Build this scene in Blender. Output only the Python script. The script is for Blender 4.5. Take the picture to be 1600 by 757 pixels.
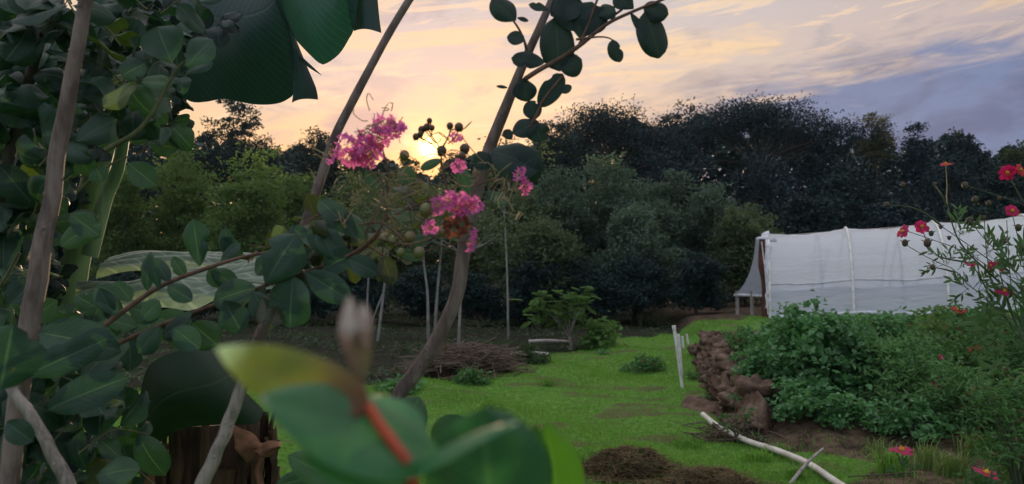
import bpy, math, random
import numpy as np
from mathutils import Vector, Matrix, noise as mnoise

R = math.radians
SC = bpy.context.scene
for o in list(bpy.data.objects):
    bpy.data.objects.remove(o)
COL = SC.collection

# ------------------------------------------------------------------ camera
FPX = 1256.0            # focal length in pixels of the 1600 px wide photo
CAMZ = 1.6
PITCH = math.atan(41.5 / FPX)
cam_d = bpy.data.cameras.new('camera')
cam = bpy.data.objects.new('camera', cam_d)
COL.objects.link(cam)
cam.location = (0, 0, CAMZ)
cam.rotation_euler = (R(90) + PITCH, 0, 0)
cam_d.sensor_width = 36
cam_d.lens = 36 * FPX / 1600
cam_d.clip_start = 0.02
cam_d.clip_end = 2000
cam_d.dof.use_dof = True
cam_d.dof.focus_distance = 2.4
cam_d.dof.aperture_fstop = 6.5
SC.camera = cam

# ------------------------------------------------------------------ view
SC.view_settings.view_transform = 'Standard'
SC.view_settings.look = 'None'
SC.view_settings.exposure = 0.0
SC.view_settings.gamma = 1.0
SC.render.engine = 'CYCLES'
SC.cycles.max_bounces = 6
SC.cycles.diffuse_bounces = 3
SC.cycles.glossy_bounces = 2
SC.cycles.transmission_bounces = 4
SC.cycles.transparent_max_bounces = 8
SC.cycles.caustics_reflective = False
SC.cycles.caustics_refractive = False
SC.cycles.use_denoising = True

SUN_AZ = math.atan2(-130.0, FPX)        # to the right of +Y
SUN_EL = math.atan((420 - 231.0) / FPX)
sun_dir = Vector((math.sin(SUN_AZ) * math.cos(SUN_EL), math.cos(SUN_AZ) * math.cos(SUN_EL), math.sin(SUN_EL)))

# ------------------------------------------------------------------ node helpers
class NT:
    def __init__(s, tree):
        s.t = tree
        s.n = tree.nodes
    def node(s, kind, **kw):
        nd = s.n.new(kind)
        for k, v in kw.items():
            setattr(nd, k, v)
        return nd
    def put(s, sock, v):
        if hasattr(v, 'is_linked') or isinstance(v, bpy.types.NodeSocket):
            s.t.links.new(v, sock)
        elif v is not None:
            if isinstance(v, (tuple, list)) and len(v) == 3 and sock.type == 'RGBA':
                v = (*v, 1)
            sock.default_value = v
    def m(s, op, a, b=None, c=None, clamp=False):
        nd = s.node('ShaderNodeMath', operation=op, use_clamp=clamp)
        s.put(nd.inputs[0], a)
        if b is not None: s.put(nd.inputs[1], b)
        if c is not None: s.put(nd.inputs[2], c)
        return nd.outputs[0]
    def sm(s, v, lo, hi):
        nd = s.node('ShaderNodeMapRange', interpolation_type='SMOOTHSTEP')
        s.put(nd.inputs[0], v); nd.inputs[1].default_value = lo; nd.inputs[2].default_value = hi
        return nd.outputs[0]
    def mix(s, f, a, b, mode='MIX'):
        nd = s.node('ShaderNodeMix', data_type='RGBA', blend_type=mode)
        s.put(nd.inputs[0], f); s.put(nd.inputs[6], a); s.put(nd.inputs[7], b)
        return nd.outputs[2]
    def noise(s, vec, scale, detail=4, rough=0.5, dist=0.0):
        nd = s.node('ShaderNodeTexNoise')
        if vec is not None: s.put(nd.inputs['Vector'], vec)
        nd.inputs['Scale'].default_value = scale
        nd.inputs['Detail'].default_value = detail
        nd.inputs['Roughness'].default_value = rough
        nd.inputs['Distortion'].default_value = dist
        return nd.outputs[0]
    def comb(s, x, y, z):
        nd = s.node('ShaderNodeCombineXYZ')
        s.put(nd.inputs[0], x); s.put(nd.inputs[1], y); s.put(nd.inputs[2], z)
        return nd.outputs[0]
    def ramp(s, v, stops):
        nd = s.node('ShaderNodeValToRGB')
        el = nd.color_ramp.elements
        while len(el) < len(stops): el.new(0.5)
        for e, (p, c) in zip(el, stops):
            e.position = p; e.color = (*c, 1)
        s.put(nd.inputs[0], v)
        return nd.outputs[0]

# ------------------------------------------------------------------ world: sky, cloud sheets, glow round the sun
world = bpy.data.worlds.new('World')
SC.world = world
world.use_nodes = True
w = NT(world.node_tree)
for nd in list(w.n): w.n.remove(nd)
out = w.node('ShaderNodeOutputWorld')
bg = w.node('ShaderNodeBackground')
sky = w.node('ShaderNodeTexSky', sky_type='NISHITA', sun_disc=False)
sky.sun_elevation = SUN_EL
sky.sun_rotation = SUN_AZ
sky.air_density = 1.2; sky.dust_density = 2.0
tc = w.node('ShaderNodeTexCoord')
vec = tc.outputs['Generated']
sep = w.node('ShaderNodeSeparateXYZ'); w.put(sep.inputs[0], vec)
X, Y, Z = sep.outputs
az = w.m('ARCTAN2', X, Y)
BG_STRENGTH = 0.12
e1 = w.m('MAXIMUM', Z, 0.0)
# broad colour of the lit overcast
base = w.ramp(w.m('MULTIPLY', e1, 2.0), [
    (0.0, (.92, .44, .15)), (0.20, (.94, .50, .21)), (0.34, (.95, .61, .35)), (0.46, (.76, .59, .50)),
    (0.62, (.64, .57, .57)), (0.9, (.72, .74, .82))])
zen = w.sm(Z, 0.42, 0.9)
base = w.mix(zen, base, (1.45, 1.55, 1.75))  # overhead sky made brighter than a real sunset zenith, added to light the ground
# away from the sun the glow turns pink then grey blue
side = w.sm(az, 0.08, 0.75)
base = w.mix(w.m('MULTIPLY', side, 0.55), base, (.52, .38, .36))
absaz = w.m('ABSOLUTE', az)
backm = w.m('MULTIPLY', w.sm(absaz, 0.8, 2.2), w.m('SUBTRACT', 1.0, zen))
base = w.mix(backm, base, (.56, .62, .76))  # unseen sky behind the camera, its level set to light surfaces facing it
# streaky cloud sheets
slant = w.m('SUBTRACT', Z, w.m('MULTIPLY', az, 0.10))
sv = w.comb(w.m('MULTIPLY', az, 2.2), w.m('MULTIPLY', slant, 15.0), w.m('MULTIPLY', Y, 0.4))
n1 = w.noise(sv, 1.5, 7, 0.58, 0.5)
n2 = w.noise(sv, 4.2, 6, 0.62, 0.8)
sv2 = w.comb(w.m('MULTIPLY', az, 5.0), w.m('MULTIPLY', slant, 11.0), 3.7)
n3 = w.noise(sv2, 2.0, 6, 0.6, 0.2)
front = w.m('SUBTRACT', 1.0, w.sm(absaz, 1.0, 2.0))
light = w.m('MULTIPLY', w.sm(n1, 0.50, 0.62), front)
base = w.mix(w.m('MULTIPLY', light, 0.80), base, (1.0, .69, .40))
grey = w.m('MULTIPLY', w.sm(n3, 0.49, 0.64), front)
base = w.mix(w.m('MULTIPLY', grey, 0.55), base, (.44, .39, .43))
wisps = w.m('MULTIPLY', w.m('MULTIPLY', w.sm(n2, 0.53, 0.64), front), 0.65)
base = w.mix(wisps, base, (1.0, .72, .48))
# blue gap low on the right
lineE = w.m('ADD', 0.200, w.m('MULTIPLY', w.m('SUBTRACT', az, 0.197), 0.11))
dd = w.m('SUBTRACT', lineE, Z)
dd = w.m('ADD', dd, w.m('MULTIPLY', w.m('SUBTRACT', n1, 0.5), 0.16))
dd = w.m('ADD', dd, w.m('MULTIPLY', w.m('SUBTRACT', n2, 0.5), 0.16))
blue = w.m('MULTIPLY', w.sm(dd, -0.045, 0.040), w.sm(az, 0.10, 0.30))
blue = w.m('MULTIPLY', blue, w.m('SUBTRACT', 1.0, w.sm(az, 1.2, 2.0)))
bluecol = w.mix(w.sm(n3, 0.40, 0.62), (.15, .215, .41), (.115, .145, .29))
base = w.mix(w.m('MULTIPLY', blue, 0.93), base, bluecol)
# sun aureole
nrm = w.node('ShaderNodeVectorMath', operation='DOT_PRODUCT')
w.put(nrm.inputs[0], vec); nrm.inputs[1].default_value = tuple(sun_dir)
dp = w.m('MAXIMUM', nrm.outputs['Value'], 0.0)
g1 = w.m('POWER', dp, 22000.0); g2 = w.m('POWER', dp, 1500.0); g3 = w.m('POWER', dp, 60.0)
# dark small cloud left of the sun
def addcol(a, b, f):
    return w.mix(f, a, b, 'ADD')
cl = w.m('MULTIPLY', w.sm(w.m('ADD', w.m('MULTIPLY', w.m('POWER', w.m('DIVIDE', w.m('ADD', az, 0.185), 0.052), 2.0), -1.0),
      w.m('ADD', w.m('MULTIPLY', w.m('POWER', w.m('DIVIDE', w.m('SUBTRACT', Z, 0.172), 0.024), 2.0), -1.0), w.m('MULTIPLY', n2, 1.5))), -0.6, 0.35), 0.75)
base = w.mix(cl, base, (.42, .33, .38))
base = addcol(base, (.14, .0, -.13), g3)
base = addcol(base, (.7, .26, -.12), g2)
base = addcol(base, (12., 7.5, 2.2), g1)
# share of clear Nishita sky
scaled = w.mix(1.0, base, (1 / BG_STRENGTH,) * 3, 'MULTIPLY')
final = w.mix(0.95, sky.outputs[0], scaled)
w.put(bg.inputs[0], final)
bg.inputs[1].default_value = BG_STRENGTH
w.put(out.inputs[0], bg.outputs[0])

# ------------------------------------------------------------------ sun
sd = bpy.data.lights.new('sun', 'SUN')
sd.energy = 4.0; sd.angle = R(0.6); sd.color = (1.0, .70, .42)
so = bpy.data.objects.new('sun', sd); COL.objects.link(so)
so.rotation_euler = (-sun_dir).to_track_quat('-Z', 'Y').to_euler()
so.location = (0, 0, 30)

# ------------------------------------------------------------------ geometry helpers
cp, sp_ = math.cos(PITCH), math.sin(PITCH)
def at(px, py, d):
    """point seen at photo pixel (px, py), d metres ahead of the camera"""
    x = (px - 800) / FPX
    y = -(py - 378.5) / FPX
    fy = cp - y * sp_
    fz = sp_ + y * cp
    return np.array((x / fy * d, d, CAMZ + fz / fy * d))
def px2m(n, d): return n / FPX * d

def nz(v):
    v = np.asarray(v, float)
    return v / (np.linalg.norm(v) + 1e-9)

def origin_of(par):
    loc = np.zeros(3)
    while par is not None:
        loc += np.array(par.location); par = par.parent
    return loc

class MB:
    def __init__(s):
        s.v = []; s.lv = []; s.lt = []; s.uv = []; s.n = 0
    def add(s, verts, faces, uv=None):
        verts = np.asarray(verts, float).reshape(-1, 3)
        faces = np.asarray(faces, int)
        s.v.append(verts); s.lv.append((faces + s.n).ravel())
        s.lt.append(np.full(len(faces), faces.shape[1]))
        s.uv.append(np.zeros((len(verts), 2)) if uv is None else np.asarray(uv, float).reshape(-1, 2))
        s.n += len(verts)
    def build(s, name, mat, parent=None, smooth=True, kind=None):
        V = np.concatenate(s.v); LV = np.concatenate(s.lv); LT = np.concatenate(s.lt); UV = np.concatenate(s.uv)
        V = V - origin_of(parent)
        me = bpy.data.meshes.new(name)
        me.vertices.add(len(V)); me.vertices.foreach_set('co', V.astype(np.float32).ravel())
        me.loops.add(len(LV)); me.loops.foreach_set('vertex_index', LV.astype(np.int32))
        me.polygons.add(len(LT))
        me.polygons.foreach_set('loop_start', np.concatenate(([0], np.cumsum(LT)[:-1])).astype(np.int32))
        me.update(calc_edges=True)
        ul = me.uv_layers.new(name='UVMap')
        ul.data.foreach_set('uv', UV[LV].astype(np.float32).ravel())
        me.polygons.foreach_set('use_smooth', np.full(len(LT), smooth))
        me.materials.append(mat)
        me.validate()
        o = bpy.data.objects.new(name, me); COL.objects.link(o)
        if parent is not None: o.parent = parent
        if kind: o['kind'] = kind
        return o
    # --- shapes
    def tube(s, pts, radii, sides=8, cap=True, lump=0.0, rng=None):
        P = np.asarray(pts, float); n = len(P)
        if np.isscalar(radii): radii = [radii] * n
        rad = np.interp(np.linspace(0, 1, n), np.linspace(0, 1, len(radii)), radii)
        T = np.gradient(P, axis=0)
        T /= np.linalg.norm(T, axis=1)[:, None] + 1e-9
        u = np.cross(T[0], (0, 0, 1.0) if abs(T[0][2]) < .9 else (1.0, 0, 0)); u = nz(u)
        rings = []; uvs = []
        a = np.linspace(0, 2 * np.pi, sides, endpoint=False)
        for i in range(n):
            u = nz(u - T[i] * np.dot(u, T[i])); v = np.cross(T[i], u)
            rr = rad[i] * np.ones(sides)
            if lump: rr = rr * (1 + lump * (np.sin(a * 2 + i * .23) * .5 + np.sin(a * 3 - i * .31) * .5))
            rings.append(P[i] + (np.cos(a) * rr)[:, None] * u + (np.sin(a) * rr)[:, None] * v)
            uvs.append(np.stack([np.linspace(0, 1, sides), np.full(sides, i / max(n - 1, 1))], 1))
        V = np.concatenate(rings)
        i, j = np.meshgrid(np.arange(n - 1), np.arange(sides), indexing='ij')
        i = i.ravel(); j = j.ravel(); j2 = (j + 1) % sides
        F = np.stack([i * sides + j, i * sides + j2, (i + 1) * sides + j2, (i + 1) * sides + j], 1)
        s.add(V, F, np.concatenate(uvs))
        if cap:
            for ring, c in ((V[:sides], P[0]), (V[-sides:], P[-1])):
                k = np.arange(sides)
                F3 = np.stack([k, (k + 1) % sides, np.full(sides, sides)], 1)
                s.add(np.vstack([ring, c]), F3)
    def leaf(s, base, tip, width, normal, curl=0.12, fold=0.15, wave=0.03, a=1.0, p=0.75, nl=9, nw=4, twist=0.0, ph=0.0, roll=0.25, bite=None):
        base = np.asarray(base, float); tip = np.asarray(tip, float)
        ax = tip - base; L = np.linalg.norm(ax) + 1e-9; ax = ax / L
        sd = np.cross(ax, normal); sd = nz(sd); n = np.cross(sd, ax)
        t = np.linspace(0, 1, nl + 1)
        wd = width / 2 * np.maximum(np.sin(np.pi * np.clip(t, 0, 1) ** a), 0) ** p
        wd[0] = max(wd[0], width * .015); wd[-1] = max(wd[-1], width * .02)
        q = np.linspace(-1, 1, nw + 1)
        TT, QQ = np.meshgrid(t, q, indexing='ij')
        W = wd[:, None] * np.ones_like(QQ)
        if bite is not None:
            W = W * (1 - bite[2] * np.exp(-((TT - bite[0]) / .07) ** 2) * (QQ * bite[1] > 0.01))
        tw = twist * TT
        lift = fold * np.abs(QQ) * W - roll * W * np.abs(QQ) ** 4 + wave * width * np.sin(TT * 9 + ph + QQ * 1.5) * np.abs(QQ) ** 1.5
        lat = QQ * W
        c = base + TT[..., None] * L * ax - n * (curl * L * TT ** 2)[..., None] + n * (curl * .35 * L * np.sin(np.pi * TT))[..., None]
        V = c + sd * (lat * np.cos(tw) - lift * np.sin(tw))[..., None] + n * (lift * np.cos(tw) + lat * np.sin(tw))[..., None]
        i, j = np.meshgrid(np.arange(nl), np.arange(nw), indexing='ij'); i = i.ravel(); j = j.ravel(); k = nw + 1
        F = np.stack([i * k + j, i * k + j + 1, (i + 1) * k + j + 1, (i + 1) * k + j], 1)
        s.add(V.reshape(-1, 3), F, np.stack([(QQ + 1) / 2, TT], -1).reshape(-1, 2))
    def sheet(s, A, B, nu=14, nv=10, bulge=0.0, bdir=(0, -1, 0), ripple=0.0, pleat=0.0, npl=7):
        """surface ruled between two edge curves"""
        A = resample(A, nu + 1); B = resample(B, nu + 1)
        q = np.linspace(0, 1, nv + 1)
        V = A[:, None, :] * (1 - q)[None, :, None] + B[:, None, :] * q[None, :, None]
        tt = np.linspace(0, 1, nu + 1)[:, None]
        off = bulge * np.sin(np.pi * q)[None, :] * np.ones_like(tt) + ripple * np.sin(tt * 11 + q[None, :] * 9) + pleat * np.abs(np.sin(q[None, :] * np.pi * npl))
        V = V + off[..., None] * np.asarray(bdir, float)
        i, j = np.meshgrid(np.arange(nu), np.arange(nv), indexing='ij'); i = i.ravel(); j = j.ravel(); k = nv + 1
        F = np.stack([i * k + j, i * k + j + 1, (i + 1) * k + j + 1, (i + 1) * k + j], 1)
        uv = np.stack([np.broadcast_to(q, (nu + 1, nv + 1)), np.broadcast_to(tt, (nu + 1, nv + 1))], -1)
        s.add(V.reshape(-1, 3), F, uv.reshape(-1, 2))
    def cards(s, C, D, N, L, W, drop=0.0):
        """many small folded leaves: centres C, long axes D, normals N (n,3)"""
        n = len(C)
        D = D / (np.linalg.norm(D, axis=1)[:, None] + 1e-9)
        S = np.cross(D, N); S /= np.linalg.norm(S, axis=1)[:, None] + 1e-9
        U = np.cross(S, D)
        L = np.broadcast_to(L, n)[:, None]; W = np.broadcast_to(W, n)[:, None]
        b = C - D * L / 2; t = C + D * L / 2 - U * L * drop
        m1 = C - D * L * .12 + S * W / 2 + U * W * .18; m2 = C - D * L * .12 - S * W / 2 + U * W * .18
        k1 = C + D * L * .25 + S * W * .38 + U * W * .12; k2 = C + D * L * .25 - S * W * .38 + U * W * .12
        V = np.stack([b, m1, k1, t, k2, m2], 1).reshape(-1, 3)
        i = np.arange(n) * 6
        F = np.concatenate([np.stack([i, i + 1, i + 2, i + 3], 1), np.stack([i, i + 3, i + 4, i + 5], 1)])
        uv = np.tile(np.array([[.5, 0], [1, .4], [.9, .7], [.5, 1], [.1, .7], [0, .4]]), (n, 1))
        s.add(V, F, uv)
    def quads(s, C, D, N, L, W):
        n = len(C)
        D = D / (np.linalg.norm(D, axis=1)[:, None] + 1e-9)
        S = np.cross(D, N); S /= np.linalg.norm(S, axis=1)[:, None] + 1e-9
        L = np.broadcast_to(L, n)[:, None]; W = np.broadcast_to(W, n)[:, None]
        V = np.stack([C - D * L / 2, C + S * W / 2, C + D * L / 2, C - S * W / 2], 1).reshape(-1, 3)
        i = np.arange(n) * 4
        s.add(V, np.stack([i, i + 1, i + 2, i + 3], 1), np.tile(np.array([[.5, 0], [1, .5], [.5, 1], [0, .5]]), (n, 1)))
    def ball(s, c, r, sq=(1, 1, 1), nu=10, nv=7, lump=0.0, rng=None, axis=None):
        th = np.linspace(0, np.pi, nv + 1)[1:-1]; ph = np.linspace(0, 2 * np.pi, nu, endpoint=False)
        V = [(0, 0, 1)]
        for a in th:
            for b in ph: V.append((math.sin(a) * math.cos(b), math.sin(a) * math.sin(b), math.cos(a)))
        V.append((0, 0, -1)); V = np.array(V)
        if lump:
            off = rng.uniform(-50, 50, 3)
            k = np.array([mnoise.noise(Vector(p * 1.6 + off)) for p in V]) if True else 0
            k2 = np.array([mnoise.noise(Vector(p * 3.7 + off)) for p in V])
            V = V * (1 + lump * k + lump * .45 * k2)[:, None]
        V = V * np.array(sq) * r
        F3 = [(0, 1 + i, 1 + (i + 1) % nu) for i in range(nu)]
        F4 = []
        m = len(th)
        for a in range(m - 1):
            for i in range(nu):
                F4.append((1 + a * nu + i, 1 + (a + 1) * nu + i, 1 + (a + 1) * nu + (i + 1) % nu, 1 + a * nu + (i + 1) % nu))
        last = len(V) - 1; o = 1 + (m - 1) * nu
        F3 += [(last, o + (i + 1) % nu, o + i) for i in range(nu)]
        s.add(V + c, F4)
        off = s.n - len(V)
        s.lv.append((np.array(F3) + off).ravel()); s.lt.append(np.full(len(F3), 3))

def resample(P, n):
    """Catmull-Rom through the points, n samples"""
    P = np.asarray(P, float)
    if len(P) == 2:
        t = np.linspace(0, 1, n)[:, None]; return P[0] * (1 - t) + P[1] * t
    Q = np.vstack([2 * P[0] - P[1], P, 2 * P[-1] - P[-2]])
    d = np.concatenate(([0], np.cumsum(np.linalg.norm(np.diff(P, axis=0), axis=1)))); d /= d[-1]
    t = np.linspace(0, 1, n); outp = []
    for x in t:
        i = min(max(np.searchsorted(d, x, side='right') - 1, 0), len(P) - 2)
        f = (x - d[i]) / (d[i + 1] - d[i] + 1e-12)
        p0, p1, p2, p3 = Q[i], Q[i + 1], Q[i + 2], Q[i + 3]
        outp.append(.5 * (2 * p1 + (p2 - p0) * f + (2 * p0 - 5 * p1 + 4 * p2 - p3) * f * f + (3 * p1 - p0 - 3 * p2 + p3) * f ** 3))
    return np.array(outp)

def tag(o, label, cat, group=None, kind=None):
    if label: o['label'] = label
    if cat: o['category'] = cat
    if group: o['group'] = group
    if kind: o['kind'] = kind
    return o
def thing(name, loc, label, cat, group=None):
    o = bpy.data.objects.new(name, None); COL.objects.link(o)
    o.location = tuple(float(q) for q in loc); o.empty_display_size = .1
    return tag(o, label, cat, group)

def rv(rng, n, flat=1.0):
    d = rng.normal(size=(n, 3)); d[:, 2] *= flat
    return d / (np.linalg.norm(d, axis=1)[:, None] + 1e-9)

# ------------------------------------------------------------------ materials
def new_mat(name):
    m = bpy.data.materials.new(name); m.use_nodes = True
    t = NT(m.node_tree)
    for nd in list(t.n): t.n.remove(nd)
    o = t.node('ShaderNodeOutputMaterial')
    return m, t, o
def principled(t, col, rough=.6, spec=.4, normal=None, **kw):
    p = t.node('ShaderNodeBsdfPrincipled')
    t.put(p.inputs['Base Color'], col); t.put(p.inputs['Roughness'], rough)
    t.put(p.inputs['Specular IOR Level'], spec)
    if normal is not None: t.put(p.inputs['Normal'], normal)
    for k, v in kw.items(): t.put(p.inputs[k], v)
    return p.outputs[0]
def bump(t, h, strength=.5, dist=.01):
    b = t.node('ShaderNodeBump'); b.inputs['Strength'].default_value = strength; b.inputs['Distance'].default_value = dist
    t.put(b.inputs['Height'], h); return b.outputs[0]
def objco(t): return t.node('ShaderNodeTexCoord').outputs['Object']
def pos(t): return t.node('ShaderNodeNewGeometry').outputs['Position']

def foliage_mat(name, c1, c2, trans=.3, rough=.55, spec=.3, nscale=.6, c3=None):
    m, t, o = new_mat(name)
    g = t.node('ShaderNodeNewGeometry')
    isl = g.outputs['Random Per Island']
    n = t.noise(g.outputs['Position'], nscale, 3)
    f = t.m('ADD', t.m('MULTIPLY', isl, .55), t.m('MULTIPLY', t.sm(n, .3, .7), .45))
    col = t.mix(f, c1, c2)
    if c3 is not None:
        col = t.mix(t.m('GREATER_THAN', isl, .94), col, c3)
    p = principled(t, col, rough, spec)
    tr = t.node('ShaderNodeBsdfTranslucent'); t.put(tr.inputs[0], t.mix(.5, col, (c2[0] * 1.3, c2[1] * 1.5, c2[2] * .7)))
    mx = t.node('ShaderNodeMixShader'); mx.inputs[0].default_value = trans
    t.put(mx.inputs[1], p); t.put(mx.inputs[2], tr.outputs[0]); t.put(o.inputs[0], mx.outputs[0])
    return m

def leaf_mat(name, c1, c2, rib=(.12, .2, .1), trans=.3, rough=.42, spec=.45, tip=None, veins=11., ribw=.03, spots=0.0, veinw=.10, ribs=.5, yel=0.0, basec=None):
    """close-up leaf: midrib and side veins from the leaf's own UV"""
    m, t, o = new_mat(name)
    g = t.node('ShaderNodeNewGeometry'); isl = g.outputs['Random Per Island']
    uv = t.node('ShaderNodeTexCoord').outputs['UV']
    sp = t.node('ShaderNodeSeparateXYZ'); t.put(sp.inputs[0], uv)
    u, v = sp.outputs[0], sp.outputs[1]
    au = t.m('ABSOLUTE', t.m('SUBTRACT', u, .5))
    mid = t.m('SUBTRACT', 1.0, t.sm(au, ribw * .4, ribw))
    vv = t.m('FRACT', t.m('MULTIPLY', t.m('SUBTRACT', v, t.m('MULTIPLY', au, .55)), veins))
    vein = t.m('SUBTRACT', 1.0, t.sm(t.m('ABSOLUTE', t.m('SUBTRACT', vv, .5)), .02, .12))
    n = t.noise(g.outputs['Position'], 35., 5, .6)
    f = t.m('ADD', t.m('MULTIPLY', isl, .6), t.m('MULTIPLY', t.sm(n, .3, .7), .4))
    col = t.mix(f, c1, c2)
    col = t.mix(t.m('MULTIPLY', t.m('GREATER_THAN', t.m('FRACT', t.m('MULTIPLY', isl, 7.3)), .94), yel), col, (.10, .13, .03))
    col = t.mix(t.m('MULTIPLY', vein, veinw), col, rib)
    col = t.mix(t.m('MULTIPLY', mid, ribs), col, rib)
    if spots:
        n2 = t.noise(g.outputs['Position'], 120., 3, .6)
        col = t.mix(t.m('MULTIPLY', t.sm(n2, .66, .74), spots), col, (.10, .07, .03))
    if tip is not None:
        col = t.mix(t.sm(t.m('ADD', v, t.m('MULTIPLY', t.m('SUBTRACT', n, .5), .25)), tip[1], tip[2]), col, tip[0])
    if basec is not None:
        col = t.mix(t.m('SUBTRACT', 1.0, t.sm(t.m('ADD', v, t.m('MULTIPLY', t.m('SUBTRACT', n, .5), .3)), basec[1], basec[2])), col, basec[0])
    h = t.m('ADD', t.m('MULTIPLY', vein, -.5), t.m('ADD', t.m('MULTIPLY', mid, -1.), t.m('MULTIPLY', n, .8)))
    nr = bump(t, h, .35, .002)
    p = principled(t, col, rough, spec, nr)
    tr = t.node('ShaderNodeBsdfTranslucent')
    t.put(tr.inputs[0], t.mix(1.0, col, (1.5, 1.9, .8), 'MULTIPLY')); t.put(tr.inputs[1], nr)
    mx = t.node('ShaderNodeMixShader'); mx.inputs[0].default_value = trans
    t.put(mx.inputs[1], p); t.put(mx.inputs[2], tr.outputs[0]); t.put(o.inputs[0], mx.outputs[0])
    return m

def bark_mat(name, c1, c2, scale=30., zs=.25, bs=.5, dist=.004, rough=.85):
    m, t, o = new_mat(name)
    co = objco(t)
    mp = t.node('ShaderNodeMapping'); mp.inputs['Scale'].default_value = (1, 1, zs); t.put(mp.inputs[0], co)
    n = t.noise(mp.outputs[0], scale, 6, .65, .6)
    n2 = t.noise(co, scale * .25, 3)
    col = t.mix(t.sm(t.m('ADD', t.m('MULTIPLY', n, .6), t.m('MULTIPLY', n2, .4)), .36, .62), c1, c2)
    t.put(o.inputs[0], principled(t, col, rough, .25, bump(t, n, bs, dist)))
    return m

def plain_mat(name, col, rough=.6, spec=.4, var=.15, scale=20., bs=.15, bd=.003, col2=None, trans=0.0):
    m, t, o = new_mat(name)
    n = t.noise(pos(t), scale, 5, .6)
    c2 = col2 or tuple(q * (1 - var * 2) for q in col)
    c = t.mix(t.sm(n, .35, .7), col, c2)
    s = principled(t, c, rough, spec, bump(t, n, bs, bd))
    if trans:
        tr = t.node('ShaderNodeBsdfTranslucent'); t.put(tr.inputs[0], c)
        mx = t.node('ShaderNodeMixShader'); mx.inputs[0].default_value = trans
        t.put(mx.inputs[1], s); t.put(mx.inputs[2], tr.outputs[0]); s = mx.outputs[0]
    t.put(o.inputs[0], s)
    return m

MT = {}
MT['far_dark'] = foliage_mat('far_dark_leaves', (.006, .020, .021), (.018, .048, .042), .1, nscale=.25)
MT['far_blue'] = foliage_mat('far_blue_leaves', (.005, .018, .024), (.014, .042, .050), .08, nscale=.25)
MT['far_warm'] = foliage_mat('far_olive_leaves', (.026, .042, .016), (.060, .080, .026), .3, nscale=.3)
MT['far_pale'] = foliage_mat('blossoming_crown_leaves', (.05, .06, .03), (.16, .15, .08), .25, nscale=.5)
MT['mid_grey'] = foliage_mat('grey_green_leaves', (.028, .055, .042), (.135, .20, .145), .3, nscale=.4)  # wide colour range stands in for highlights and shadows among the leaves
MT['mid_olive'] = foliage_mat('olive_leaves', (.028, .045, .026), (.13, .17, .085), .35, nscale=.4)
MT['left_green'] = foliage_mat('yellow_green_leaves', (.035, .070, .022), (.16, .25, .075), .4, nscale=.4)
MT['small_green'] = foliage_mat('bright_small_leaves', (.06, .13, .035), (.15, .27, .07), .35, nscale=1.)
MT['bed_green'] = foliage_mat('deep_green_bed_leaves', (.035, .105, .042), (.12, .29, .10), .3, rough=.45, spec=.45, nscale=1.8)
MT['bed_lance'] = foliage_mat('narrow_bed_leaves', (.05, .13, .045), (.17, .32, .12), .3, rough=.5, spec=.3, nscale=2.)
MT['bed_mixed'] = foliage_mat('mixed_bed_leaves', (.035, .10, .035), (.11, .24, .075), .3, nscale=2., c3=(.16, .09, .05))
MT['grass'] = foliage_mat('lawn_blades', (.07, .185, .024), (.20, .39, .06), .35, rough=.6, nscale=.8, c3=(.22, .22, .08))
MT['tuft'] = foliage_mat('long_grass_blades', (.08, .16, .03), (.22, .30, .09), .35, nscale=3., c3=(.35, .32, .16))
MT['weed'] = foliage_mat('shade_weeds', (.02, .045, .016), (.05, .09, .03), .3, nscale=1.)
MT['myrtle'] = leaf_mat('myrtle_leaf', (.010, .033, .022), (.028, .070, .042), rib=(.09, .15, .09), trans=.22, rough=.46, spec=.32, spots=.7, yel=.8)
MT['myrtle_dark'] = leaf_mat('shaded_myrtle_leaf', (.006, .018, .017), (.011, .029, .024), rib=(.03, .05, .035), trans=.12, rough=.5, spec=.25)  # darker copy of the myrtle leaf: shade and backlit silhouette put into the colour
MT['fresh'] = leaf_mat('fresh_leaf', (.035, .10, .015), (.05, .13, .02), rib=(.08, .16, .05), trans=.4)
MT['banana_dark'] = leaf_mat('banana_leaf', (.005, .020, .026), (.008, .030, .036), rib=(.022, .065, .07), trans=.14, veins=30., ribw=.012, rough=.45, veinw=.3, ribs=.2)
MT['banana_lit_green'] = leaf_mat('lit_banana_leaf', (.009, .046, .046), (.014, .062, .058), rib=(.03, .12, .11), trans=.18, veins=24., ribw=.012, rough=.45, veinw=.35, ribs=.2)  # lighter copy of the banana leaf: light on one lobe put into the colour
MT['banana_pale'] = leaf_mat('pale_banana_leaf', (.11, .17, .12), (.32, .37, .31), rib=(.55, .57, .52), trans=.2, veins=9., ribw=.05, rough=.3, spec=.5, veinw=.5, ribs=.3)  # skylight sheen put into the pale base colour
MT['banana_deep'] = leaf_mat('hanging_banana_leaf', (.005, .020, .010), (.009, .03, .014), rib=(.02, .05, .025), trans=.06, veins=30., ribw=.02, rough=.6, spec=.2)
MT['banana_stem'] = bark_mat('banana_stem', (.10, .19, .07), (.26, .36, .17), 9., .1, .2, rough=.5)
MT['dry'] = bark_mat('dry_sheath', (.014, .009, .006), (.085, .05, .03), 26., .12, .9, .012)
MT['dry_orange'] = bark_mat('dry_orange_sheath', (.05, .025, .014), (.17, .085, .045), 20., .3, .6)
MT['bark_grey'] = bark_mat('grey_bark', (.09, .08, .07), (.30, .26, .23), 70., .2, .5, .002)
MT['bark_plum'] = bark_mat('plum_grey_bark', (.085, .06, .055), (.21, .16, .145), 60., .2, .5, .002)
MT['bark_dark'] = bark_mat('dark_bark', (.03, .026, .02), (.08, .065, .05), 12., .2, .5, .02)
MT['bark_pale'] = bark_mat('pale_bark', (.13, .13, .12), (.32, .31, .28), 14., .3, .3, .01)
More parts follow.
